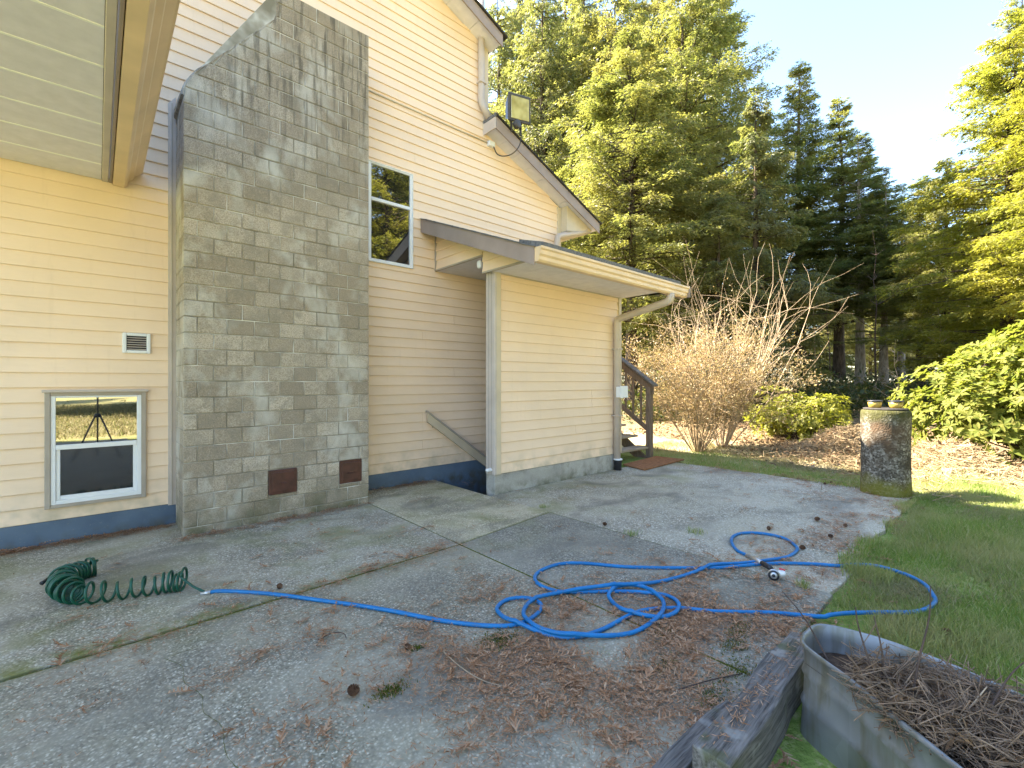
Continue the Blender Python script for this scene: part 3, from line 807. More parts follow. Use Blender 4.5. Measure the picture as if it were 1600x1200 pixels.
# ================================================================== STAIRWELL COVER
shed = empty('stairwell_cover', (4.9, SF, 0), 'cream sided basement stairwell enclosure with sloped roof, gutter and concrete footing', 'stairwell')
def sb(name, *a, **k): return box(name, *a, shed, **k)
SX0, SX1 = 3.63, 6.29
siding(shed, SF, .25, 2.745, lambda z: SX0+.105, lambda z: SX1-.06, (), True)
sb('wall_core', SX0+.02, SX1, SF+.002, SF+.13, .25, 2.96, M['trim_tan'], bev=0)
sb('side_wall', SX1-.12, SX1-.003, SF+.13, W-.015, .25, 3.0, M['siding'], bev=0)
sb('footing', SX0+.015, SX1-.01, SF-.012, SF+.16, -.12, .248, M['foundation'], bev=.008)
sb('footing', SX1-.13, SX1-.012, SF+.16, W-.012, -1.3, .247, M['foundation'], bev=.004)
# corner post: broad fluted left face and narrow front face
sb('corner_post', SX0, SX0+.105, SF-.028, SF+.145, .245, 2.93, M['trim_grey'], bev=.004)
for y in (SF+.03, SF+.085): sb('post_flute', SX0-.004, SX0, y-.008, y+.008, .25, 2.92, M['trim'], bev=.001)
sb('post_face', SX0+.030, SX0+.100, SF-.033, SF-.029, .247, 2.745, M['trim_tan'], bev=.001)
sb('corner_trim', SX1-.062, SX1+.012, SF-.028, SF+.02, .245, 2.75, M['trim_tan'], bev=.003)
# roof
rz = lambda y: 3.66-.392*(W-y)            # top of the roof deck
RX0, RX1, RY = 3.335, 6.38, 3.40
prism('roof_deck', [(W-.002, rz(W)-.06), (RY, rz(RY)-.06), (RY, rz(RY)), (W-.002, rz(W))], 'x', RX0+.025, RX1-.02, M['trim'], shed)
# shingle courses on the slope
ncs = 11; L = (W-RY+.05)/ncs
for i in range(ncs):
    ya = RY-.05+i*L; yb = min(ya+L*1.25, W-.003)
    prism('shingle_course', [(ya, rz(ya)+.012), (yb, rz(yb)+.003), (yb, rz(yb)+.007), (ya, rz(ya)+.022)], 'x', RX0-.015, RX1+.01, M['shingle'], shed)
prism('shingle_edge', [(RY-.075, rz(RY-.075)+.016), (RY+.3, rz(RY+.3)+.022), (RY+.3, rz(RY+.3)+.05), (RY-.075, rz(RY-.075)+.088)], 'x', RX0+.10, RX1-.10, M['shingle'], shed)
prism('rake_fascia', [(W-.018, rz(W)-.19), (RY-.03, rz(RY)-.19), (RY-.03, rz(RY)+.003), (W-.018, rz(W)+.003)], 'x', RX0, RX0+.022, M['fascia'], shed)
prism('rake_fascia', [(W-.018, rz(W)-.19), (RY-.03, rz(RY)-.19), (RY-.03, rz(RY)+.003), (W-.018, rz(W)+.003)], 'x', RX1-.02, RX1, M['fascia'], shed)
# gable pieces under the rake (facing left): lap boards, with trim
def gable_piece(ya, yb, zb):
    z = zb
    while True:
        top = min(z+CH, 9)
        # visible board where roof underside is above z
        y_lo = ya; ylim_b = yb
        def yroof(zz): return W-(3.66-.07-zz)/.392
        a0 = max(ya, yroof(z)); a1 = max(ya, yroof(top))
        if a0 >= yb-.02: break
        zt_ = top
        if a1 > yb: zt_ = rz(yb)-.07; a1 = yb-.002
        board(a0, yb, a1, yb, z, min(zt_, top), z, 3.585, shed, 'y', -1)
        z += CH
        if z > rz(yb)-.09: break
gable_piece(SF+.15, W-.03, 2.985)
gable_piece(RY+.02, SF+.14, 2.765)
sb('gable_core', 3.587, 3.62, SF+.15, W-.002, 2.985, 3.15, M['siding'], bev=0)
prism('gable_core', [(SF+.15, 2.985), (W-.01, 2.985), (W-.01, rz(W)-.065), (SF+.15, rz(SF+.15)-.065)], 'x', 3.588, 3.62, M['siding'], shed)
prism('gable_core', [(RY+.3, 2.765), (SF+.14, 2.765), (SF+.14, rz(SF+.14)-.065), (RY+.3, rz(RY+.3)-.065)], 'x', 3.588, 3.62, M['siding'], shed)
sb('gable_trim', 3.568, 3.60, SF+.15, W-.012, 2.965, 2.986, M['trim'], bev=.002)
sb('gable_trim', 3.568, 3.60, RY+.02, SF+.145, 2.745, 2.766, M['trim'], bev=.002)
sb('gable_trim', 3.566, 3.598, W-.045, W-.014, 2.965, 3.45, M['trim'], bev=.002)
# soffits
for k in range(3): sb('soffit_panel', 3.60, SX1, SF+.15+k*.36, SF+.15+k*.36+.355, 2.968, 2.98, M['soffit'], bev=.001)
nx = 8
for k in range(nx):
    a = 3.60+(RX1-.06-3.60)*k/nx; b_ = 3.60+(RX1-.06-3.60)*(k+1)/nx
    sb('soffit_panel', a+.002, b_-.002, RY+.025, SF-.014, 2.748, 2.76, M['soffit'], bev=.001)
sb('soffit_trim', 3.60, RX1-.06, SF-.032, SF-.0145, 2.735, 2.7475, M['trim_grey'], bev=.001)
prism('soffit_box', [(RY+.02, 2.75), (SF, 2.75), (SF, rz(SF)-.08), (RY+.02, rz(RY)-.08)], 'x', SX1+.005, RX1-.03, M['trim_tan'], shed)
sb('eave_fascia', RX0+.024, RX1-.02, RY-.004, RY+.016, 2.64, rz(RY)-.004, M['trim_tan'], bev=.002)
gz = 2.80; gy = RY-.005
gp2 = [(gy, gz-.02), (gy, gz-.165), (gy-.07, gz-.168), (gy-.085, gz-.150), (gy-.088, gz-.115), (gy-.105, gz-.095), (gy-.108, gz-.055), (gy-.124, gz-.04), (gy-.124, gz-.018), (gy-.115, gz-.018)]
gutter_profile('gutter', gp2, 'x', RX0+.02, RX1+.06, M['gutter'], shed)
prism('gutter_end', gp2, 'x', RX0+.012, RX0+.0195, M['gutter'], shed)
box('gutter_end', RX1+.0605, RX1+.075, gy-.128, gy, gz-.17, gz-.012, M['fascia'], shed, .004)
# its downspout with elbow, boot
ds = downspout('downspout', [(6.02, gy-.055, gz-.155), (6.02, gy-.05, gz-.26), (6.11, SF-.075, gz-.42), (6.11, SF-.075, .16)], M['downspout'], shed, .088)
lathe('downspout_boot', [(.045, 0), (.058, .005), (.060, .12), (.066, .14), (.070, .145), (.070, .16), (.05, .16)], M['black_plastic'], shed, (6.115, SF-.085, 0), 16)
lathe('boot_collar', [(.066, 0), (.074, .004), (.074, .018), (.066, .022)], M['white_plastic'], shed, (6.115, SF-.085, .161), 16)
for z in (.85, 1.9): sb('spout_strap', 6.045, 6.175, SF-.137, SF-.012, z, z+.022, M['downspout'], bev=.002)
# pit with steps going down along the wall
sb('pit_wall', PIT[0], SX1-.14, PIT[2]-.02, PIT[2], -2.2, -.1, M['foundation'], bev=0)
sb('pit_wall', SX1-.14, SX1-.02, PIT[2], PIT[3], -2.2, -1.31, M['foundation'], bev=0)
for k in range(8):
    sb('stair_step', PIT[0]+.005+k*.27, PIT[0]+.005+(k+1)*.27 if k < 7 else SX1-.14, PIT[2]+.002, PIT[3]+.005, -2.2, -.16-k*.18, M['foundation'], bev=.008)
pb = prism('pit_edge', [(PIT[2], -.3), (PIT[3], -.3), (PIT[3], -.005), (PIT[2], -.005)], 'x', PIT[0]-.012, PIT[0]-.001, M['foundation'], shed)
sb('pipe_stub', SX0-.075, SX0+.02, SF+.02, SF+.07, .285, .325, M['white_plastic'], bev=.015)
sb('wall_lamp', SX0-.055, SX0, SF+.20, SF+.27, 2.83, 2.93, M['white_plastic'], bev=.02)

# handrail down the stairs
hr = empty('handrail', (3.42, 5.55, .9), 'taupe board handrail sloping down the stairwell wall', 'handrail')
prism('rail_board', [(3.414, .835), (3.414, .962), (5.9, -.83), (5.9, -.957)], 'y', 5.535, 5.573, M['trim_tan'], hr)
prism('rail_cap', [(3.40, .970), (3.40, .996), (5.9, -.80), (5.9, -.826)], 'y', 5.518, 5.576, M['trim'], hr)
for x in (3.52, 4.6, 5.6): box('rail_bracket', x, x+.04, 5.573, W-.009, .82-.72*(x-3.42), .87-.72*(x-3.42), M['trim'], hr, .002)

# ================================================================== THINGS ON AND BY THE HOUSE
fl = empty('floodlight', (4.72, 5.17, 5.37), 'bronze square floodlight on the lower roof rake with looping cable', 'floodlight')
rot = Matrix.Rotation(R(-4), 4, 'Z') @ Matrix.Rotation(R(10), 4, 'X') @ Matrix.Rotation(R(-8), 4, 'Y')
def fl_part(name, me, mat, off, par=fl):
    o = link(name, me, mat); o.parent = par
    o.matrix_local = Matrix.Translation((.07, -.02, .19)) @ rot @ Matrix.Translation(off); return o
def taper_box(name, wx, wz, wx2, wz2, dy):
    v = [(sx*wx/2, 0, sz_*wz/2) for sx, sz_ in ((-1, -1), (1, -1), (1, 1), (-1, 1))]+[(sx*wx2/2, dy, sz_*wz2/2) for sx, sz_ in ((-1, -1), (1, -1), (1, 1), (-1, 1))]
    f = [(0, 1, 2, 3), (7, 6, 5, 4)]+[(i, 4+i, 4+(i+1) % 4, (i+1) % 4) for i in range(4)]
    me = mesh_pd(name, v, f); bm = bmesh.new(); bm.from_mesh(me); bmesh.ops.recalc_face_normals(bm, faces=bm.faces)
    bmesh.ops.bevel(bm, geom=list(bm.edges), offset=.012, segments=2, profile=.5, affect='EDGES'); bm.to_mesh(me); bm.free(); return me
fl_part('housing', taper_box('housing', .40, .36, .26, .22, .17), M['bronze'], (0, .02, 0))
fl_part('face_frame', box_mesh('face_frame', .43, .035, .39, .01), M['bronze'], (0, .005, 0))
fl_part('glass_face', box_mesh('glass_face', .345, .008, .305, .002), M['lens'], (0, -.0165, 0))
for sx in (-1, 1): fl_part('bracket_arm', box_mesh('bracket_arm', .014, .05, .17, .004), M['bronze'], (sx*.09, .09, -.23))
o = lathe('knuckle', [(.05, -.035), (.062, -.03), (.062, .03), (.05, .035)], M['bronze'], fl, None, 16); o.location = (.03, -.005, -.055); o.rotation_euler = (R(90), 0, 0); o.matrix_parent_inverse = Matrix.Identity(4)
cable = catmull([(4.61, W-.07, 5.07), (4.64, 5.50, 4.95), (4.70, 5.40, 4.90), (4.78, 5.28, 4.93), (4.84, 5.20, 5.05), (4.83, 5.17, 5.20), (4.76, 5.165, 5.33)], 8)
tube('cable', cable, .0085, M['black_plastic'], fl, 6)

ub = empty('utility_box', (6.10, SF-.16, 1.17), 'white plastic utility box strapped over the downspout', 'utility box')
box('box_body', 6.02, 6.20, SF-.20, SF-.115, 1.15, 1.32, M['white_plastic'], ub, .008)
box('box_lid', 6.012, 6.208, SF-.212, SF-.198, 1.145, 1.328, M['white_plastic'], ub, .005)

# wooden steps by the far corner
st = empty('wooden_steps', (7.1, 4.8, 0), 'weathered wooden steps with handrail rising along the house end', 'steps')
def stb(name, *a, **k): return box(name, *a, st, **k)
for k in range(4):
    y0 = 4.66+k*.26; z = .19+k*.19
    for q in range(2): stb('tread', 6.45, 7.66, y0+q*.135, y0+q*.135+.13, z-.035, z+random.uniform(-.002, .002), M['tread_wood'], bev=.004)
    stb('riser_post', 6.62, 6.70, y0+.03, y0+.10, -.05, z-.036, M['deck_wood'], bev=.003)
for x in (6.46, 7.60):
    prism('stringer', [(4.68, -.03), (5.75, .76), (5.75, .52), (4.98, -.03)], 'x', x, x+.04, M['deck_wood'], st)
stb('newel_post', 7.60, 7.70, 4.62, 4.72, -.04, 1.30, M['deck_wood'], bev=.005)
stb('newel_post', 7.60, 7.70, 5.62, 5.72, -.04, 2.05, M['deck_wood'], bev=.005)
sl = (2.03-1.33)/1.0
prism('top_rail', [(4.58, 1.17), (5.74, 1.17+sl*1.16), (5.74, 1.30+sl*1.16), (4.58, 1.30)], 'x', 7.62, 7.66, M['deck_wood'], st)
prism('rail_cap', [(4.54, 1.305), (5.78, 1.305+sl*1.24), (5.78, 1.34+sl*1.24), (4.54, 1.34)], 'x', 7.57, 7.73, M['timber'], st)
prism('bottom_rail', [(4.73, .48), (5.62, .48+sl*.89), (5.62, .58+sl*.89), (4.73, .58)], 'x', 7.625, 7.66, M['deck_wood'], st)
for k in range(5):
    y = 4.83+k*.17; stb('baluster', 7.63, 7.665, y, y+.035, .55+sl*(y-4.7), 1.22+sl*(y-4.6), M['deck_wood'], bev=.003)

mt_ = [(6.50, 4.46), (6.36, 3.97), (7.72, 4.02), (7.66, 4.55)]
mt = prism('doormat', mt_, 'z', .006, .026, M['mat']); tag(mt, 'brown coir doormat lying at the foot of the wooden steps', 'doormat')
# ================================================================== HOSES, PILLAR, TANK
F_, H_ = 720.0, 1.4
# blue hose: one continuous run, plan points in metres (house axes)
hose_px = [(326,926),(345,923.5),(400,926),(450,931),(500,938),(560,946),(620,956),(680,968),(730,975),(770,978),(800,977),(825,969),(843,955),(845,944),(832,936),(812,934),(790,938),(777,950),(781,961),(795,972),(822,982),(862,994),(900,995),(940,984),(982,962),(1010,953),(1060,950),(1110,955),(1160,956.5),(1207,957.5),(1250,961),(1288,963.5),(1325,960),(1375,959),(1425,958.5),(1450,952),(1461,942),(1458,932),(1445,915),(1422,902),(1400,894),(1375,887),(1350,884),(1312,884),(1275,881.5),(1225,880),(1187,881.5),(1137,886),(1085,887.5),(985,886),(920,880.5),(885,880),(860,885),(840,895),(836,905),(845,915),(865,922.5),(890,925),(947,924),(997,925),(1035,930),(1053,938),(1061,950),(1055,960),(1035,966),(1010,965),(985,960),(967,952),(953,938),(952,930),(965,920),(985,916.5),(1005,920),(1022,930),(1035,942),(1037,955),(1030,967),(1010,980),(985,990),(947,995),(910,996.5),(872,996),(842,987),(822,972),(818,960),(825,947),(842,937),(872,930),(910,925),(955,922),(997,917),(1035,908.5),(1085,895),(1122,884),(1160,880),(1200,875),(1230,870),(1245,860),(1242,852),(1225,841),(1195,834),(1165,832.5),(1147,837),(1143,847),(1152,860),(1168,868)]
_S, _C = math.sin(math.atan(800/720)), math.cos(math.atan(800/720))
def plan(px, py, z=0.0):
    r = (px-800)/F_; u = (596-py)/F_; t = (z-H_)/u
    return ((_S*r+_C)*t, (-_C*r+_S)*t)
HR = .0125
hp = catmull([(*plan(x, y, HR), 0) for x, y in hose_px], 9)
# resample evenly and stack crossings
def resample(P, step):
    P = np.array(P); s_ = np.concatenate([[0], np.cumsum(np.linalg.norm(np.diff(P, axis=0), axis=1))])
    n = int(s_[-1]/step); q = np.linspace(0, s_[-1], n); return np.stack([np.interp(q, s_, P[:, k]) for k in range(3)], 1)
hp = resample(hp, .02)
zz = np.full(len(hp), HR)
for i in range(len(hp)):
    j = np.arange(0, max(0, i-10))
    if len(j):
        d = np.linalg.norm(hp[j, :2]-hp[i, :2], axis=1); hit = d < 2*HR
        if hit.any(): zz[i] = max(zz[i], (zz[j][hit]+np.sqrt(np.maximum(4*HR*HR-d[hit]**2, 0))).max())
zs_ = zz.copy()
for it in range(14):
    zs_ = np.maximum(zz*.0+np.convolve(np.pad(zs_, 3, mode='edge'), np.ones(7)/7, 'valid'), np.where(zz > HR*1.5, zz, 0)); zs_ = np.maximum(zs_, HR)
hp[:, 2] = zs_
on_lawn = (hp[:, 0] > 3.2) & (hp[:, 1] < .9); hp[on_lawn, 2] += .008
hose = empty('garden_hose', (float(hp[0, 0]), float(hp[0, 1]), 0), 'bright blue garden hose lying in loose loops across the patio', 'hose')
tube('hose_body', hp, HR, M['hose_blue'], hose, 10)
d0 = Vector(hp[0]-hp[3]).normalized(); p0 = Vector(hp[0])
tube('hose_coupling', [p0-d0*.01, p0+d0*.02, p0+d0*.021, p0+d0*.045], [.0150, .0150, .0115, .0115], M['steel'], hose, 12)
d1 = Vector(hp[-1]-hp[-4]).normalized(); p1 = Vector(hp[-1]); 
e1 = Vector((*plan(1190, 880, .03), .034)); 
tube('hose_coupling', [p1-d1*.01, p1+(e1-p1)*.5, p1+(e1-p1)*.55, e1], [.0140, .0140, .0165, .0165], M['steel'], hose, 12)
e2 = Vector((*plan(1205, 889, .035), .038)); e3 = Vector((*plan(1209, 893, .04), .040))
nz = tube('nozzle_grip', [e1, e1+(e2-e1)*.3, e1+(e2-e1)*.7, e2], [.015, .019, .019, .016], M['black_plastic'], hose, 12)
tcam = (Vector((0, 0, 1.4))-e3); tcam.z *= .35; tcam.normalize()
hd = Vector((*plan(1209, 899, .0425), .0425))
tube('nozzle_head', [hd-tcam*.05, hd-tcam*.02, hd, hd+tcam*.004], [.020, .032, .042, .042], M['steel'], hose, 24)
tube('nozzle_face', [hd+tcam*.0045, hd+tcam*.006], [.035, .034], M['black_plastic'], hose, 24)
tube('nozzle_ring', [hd+tcam*.0062, hd+tcam*.008], [.022, .021], M['steel'], hose, 20)
tube('nozzle_hub', [hd+tcam*.0082, hd+tcam*.010], [.011, .010], M['black_plastic'], hose, 16)
rt = Vector((_S, -_C, 0))
tube('nozzle_body', [hd-tcam*.03, hd-tcam*.03+rt*.06+Vector((0, 0, .008)), hd-tcam*.03+rt*.075+Vector((0, 0, .010))], [.020, .022, .018], M['white_plastic'], hose, 14)
tube('nozzle_trigger', [hd-tcam*.03+rt*.062+Vector((0, 0, -.01)), hd-tcam*.03+rt*.074+Vector((0, 0, .032)), hd-tcam*.03+rt*.04+Vector((0, 0, .040))], [.006, .007, .006], M['red'], hose, 8)

# green coiled hose
def coil():
    ax = [(288, 923), (262, 926), (238, 930), (215, 933), (190, 937), (165, 941), (145, 943), (125, 944), (108, 941), (97, 932), (98, 922), (110, 914), (125, 907), (140, 902), (152, 899)]
    rr = .062; zc = rr+.009
    A = resample(catmull([(*plan(x, y, 0), 0) for x, y in ax], 10), .002)
    s_ = np.arange(len(A))*.002; tot = s_[-1]
    u = s_/tot
    # pitch: stretched at the right, tight at the left
    pitch = np.interp(u, [0, .04, .09, .16, .30, .44, .52, .58, 1.0], [.022, .024, .04, .058, .075, .07, .036, .022, .022])
    ph = np.cumsum(.002/pitch)*2*math.pi
    T = np.gradient(A, axis=0); T /= np.linalg.norm(T, axis=1)[:, None]
    side = np.stack([-T[:, 1], T[:, 0], np.zeros(len(T))], 1)
    n = int(ph[-1]/(2*math.pi)*20); q = np.linspace(ph[0], ph[-1], n)
    iu = np.interp(q, ph, np.arange(len(A)))
    def at(a): return np.stack([np.interp(iu, np.arange(len(A)), a[:, k]) for k in range(3)], 1)
    c = at(A); sd_ = at(side); uu = iu/len(A)
    wob = 1+.10*np.sin(q*.31+1)+.05*np.sin(q*.77)
    rad = rr*np.interp(uu, [0, .2, .45, .6, 1], [1.0, .92, .95, 1.08, .95])*wob
    P = c+sd_*(np.cos(q)*rad)[:, None]+np.stack([0*q, 0*q, zc*np.interp(uu, [0, .2, .45, .6, 1], [1.0, .92, .95, 1.08, .95])*wob+np.sin(q)*rad-.002], 1)
    P[:, 2] = np.maximum(P[:, 2], .0084)
    return P
cp = coil()
gc = empty('coiled_hose', (float(cp[0, 0]), float(cp[0, 1]), 0), 'dark green spiral coil hose lying on the concrete by the house', 'hose')
tube('coil_body', cp, .0082, M['hose_green'], gc, 7)
pe = Vector(cp[0]); q0 = Vector((*plan(322, 926, .01), .012))
tube('coil_lead', catmull([pe, pe*.5+q0*.5+Vector((0, 0, -.012)), q0], 6), .0075, M['hose_green'], gc, 7)
qe = [Vector((*plan(120, 903, .05), .09)), Vector((*plan(95, 905, .05), .075)), Vector((*plan(80, 906, .04), .065)), Vector((*plan(69, 911, .04), .05))]
tube('coil_tail', catmull(qe, 6), .008, M['hose_green'], gc, 7)
dq = (qe[3]-qe[2]).normalized(); tube('coil_coupling', [qe[3]-dq*.025, qe[3]+dq*.012, qe[3]+dq*.013, qe[3]+dq*.02], [.011, .012, .014, .014], M['black_plastic'], gc, 10)

# mossy concrete pipe with two small pots
pil = empty('concrete_pillar', (7.36, 1.165, 0), 'mossy upright concrete pipe standing at the patio corner', 'pillar')
pr_ = [(.25, -.05), (.260, .0), (.256, .05), (.250, .2), (.248, .45), (.249, .7), (.253, .93), (.255, 1.0), (.247, 1.035), (.22, 1.045), (.1, 1.046), (.01, 1.046)]
po = lathe('pipe', pr_, M['pillar'], pil, (7.36, 1.165, 0), 48, .012)
lathe('lid', [(.215, 0), (.225, .003), (.225, .018), (.212, .022)], M['roof_dark'], pil, (7.36, 1.165, 1.045), 36)
for i, (px, py) in enumerate(((7.33, 1.265), (7.385, 1.065))):
    pt = empty('pot', (px, py, 1.068), ['small yellow dish with dark rim, left one on the concrete pillar', 'small yellow dish with dark rim, right one on the concrete pillar'][i], 'pot', 'yellow dishes on the pillar')
    lathe('dish', [(.055, 0), (.062, .004), (.070, .04), (.073, .075), (.066, .075), (.062, .05), (.02, .045)], M['pot_yellow'], pt, (px, py, 1.068), 24)
    lathe('rim', [(.072, 0), (.079, .003), (.081, .014), (.074, .020), (.066, .014), (.066, 0)], M['black_plastic'], pt, (px, py, 1.142), 24)

# dented galvanised tank planter with dead brush
rim = [(2.20, .615), (2.33, .585), (2.385, .45), (2.40, .30), (2.37, .10), (2.28, -.12), (2.10, -.28), (1.86, -.30), (1.70, -.16), (1.72, .04), (1.85, .215), (2.00, .40), (2.07, .52), (2.13, .60)]
rp = catmull(rim+[rim[0]], 5)[:-1]
tk = empty('stock_tank', (2.05, .1, 0), 'dented galvanised stock tank planter full of dead twigs', 'planter')
n = len(rp); levels = [(-.03, 0.0), (.09, .000), (.105, .010), (.12, .000), (.205, .000), (.22, .010), (.235, .0), (.318, .0), (.322, .009), (.330, .012), (.338, .009), (.341, .0), (.337, -.006), (.28, -.006), (.18, -.006)]
v = []; f = []
cxy = np.array([2.06, .1])
for (z, off) in levels:
    for p in rp:
        d = np.array(p[:2])-cxy; d /= np.linalg.norm(d); q = np.array(p[:2])+d*off
        v.append((q[0]+.006*math.sin(z*9+q[1]*8), q[1]+.006*math.sin(z*11+q[0]*7), z+(.008*math.sin(q[0]*5+q[1]*3) if z > .3 else 0)))
for i in range(len(levels)-1):
    for k in range(n): f.append((i*n+k, i*n+(k+1) % n, (i+1)*n+(k+1) % n, (i+1)*n+k))
link('tank_wall', mesh_pd('tank_wall', v, f, True), M['galv'], tk)
v = [(p[0]*.985+2.06*.015, p[1]*.985+.1*.015, .25+.02*math.sin(p[0]*13)) for p in rp]+[(2.06, .1, .33)]
link('soil', mesh_pd('soil', v, [(k, (k+1) % n, n) for k in range(n)], True), M['soil'], tk)

tb = empty('timber_edging', (2.1, .73, 0), 'old grey split landscape timber along the patio edge', 'timber')
def warped_beam(name, x0, x1, y0, y1, z0, z1, nseg, par, mat, rotz=0):
    bm = bmesh.new(); bmesh.ops.create_cube(bm, size=1)
    bmesh.ops.subdivide_edges(bm, edges=[e_ for e_ in bm.edges if abs(e_.verts[0].co.x-e_.verts[1].co.x) > .5], cuts=nseg, use_grid_fill=True)
    bmesh.ops.scale(bm, vec=(x1-x0, y1-y0, z1-z0), verts=bm.verts)
    for v_ in bm.verts: v_.co += Vector((0, .006*math.sin(v_.co.x*9)+random.uniform(-.004, .004), .005*math.sin(v_.co.x*7+1)+random.uniform(-.004, .004)))
    bmesh.ops.bevel(bm, geom=list(bm.edges), offset=.006, segments=2, profile=.5, affect='EDGES')
    me = bpy.data.meshes.new(name); bm.to_mesh(me); bm.free()
    o = link(name, me, mat, par, ((x0+x1)/2, (y0+y1)/2, (z0+z1)/2)); o.rotation_euler = (0, 0, rotz); return o
b1 = warped_beam('beam', 1.52, 2.60, .645, .775, -.03, .155, 9, tb, M['timber'], R(1.5))
t2 = empty('timber_offcut', (1.7, .86, 0), 'flat weathered board half buried under fallen cedar fronds', 'board')
b2 = warped_beam('plank', 1.15, 2.02, .80, .885, -.02, .032, 5, t2, M['timber'], R(-2))

# tripod of the photographer, seen in the basement window
tp = empty('tripod', (0, 0, 0), 'black camera tripod mirrored in the basement window', 'tripod')
tube('centre_column', [(0, 0, .62), (0, 0, 1.30)], .014, M['tripod'], tp, 10)
lathe('leg_hub', [(.03, 0), (.045, .01), (.045, .06), (.03, .07)], M['tripod'], tp, (0, 0, .75), 14)
for k in range(3):
    a = R(30+120*k); c, s = math.cos(a), math.sin(a)
    tube('leg', [(c*.03, s*.03, .80), (c*.22, s*.22, .35), (c*.37, s*.37, 0.012)], [.016, .013, .011], M['tripod'], tp, 8)
box('head', -.035, .035, -.035, .035, 1.29, 1.335, M['tripod'], tp, .01)

# ================================================================== PLANTS
def leaf_quads(pos, ax, nrm, ln, wd):
    """rhombic leaves: pos base, ax unit axis, nrm unit normal"""
    sd_ = np.cross(nrm, ax); sd_ /= np.maximum(np.linalg.norm(sd_, axis=1), 1e-6)[:, None]
    ln = ln[:, None]; wd = wd[:, None]
    v = np.stack([pos, pos+ax*ln*.45+sd_*wd*.5, pos+ax*ln, pos+ax*ln*.45-sd_*wd*.5], 1).reshape(-1, 3)
    f = np.arange(len(pos)*4).reshape(-1, 4); return v, f
def unit(a): return a/np.maximum(np.linalg.norm(a, axis=1), 1e-9)[:, None]
def prisms(p0, p1, r0, r1):
    """many three-sided twigs"""
    d = unit(p1-p0); ref = np.where(np.abs(d[:, 2:3]) < .9, np.array([[0, 0, 1.]]), np.array([[1., 0, 0]]))
    a = unit(np.cross(d, ref)); b = np.cross(d, a); vs = []
    for (p, r) in ((p0, r0), (p1, r1)):
        for k in range(3):
            t_ = 2*math.pi*k/3; vs.append(p+(a*math.cos(t_)+b*math.sin(t_))*r[:, None])
    v = np.stack(vs, 1).reshape(-1, 3); o = (np.arange(len(p0))*6)[:, None]
    f = np.concatenate([o+np.array([[0, 1, 4, 3]]), o+np.array([[1, 2, 5, 4]]), o+np.array([[2, 0, 3, 5]])], 0); return v, f
def sum_sin(p, k, rs):
    r = np.random.default_rng(rs); out = 0
    for i in range(5):
        w = r.normal(size=3)*k*(1+.5*i); out = out+np.sin(p@w+r.uniform(0, 6.28))
    return out/2.2

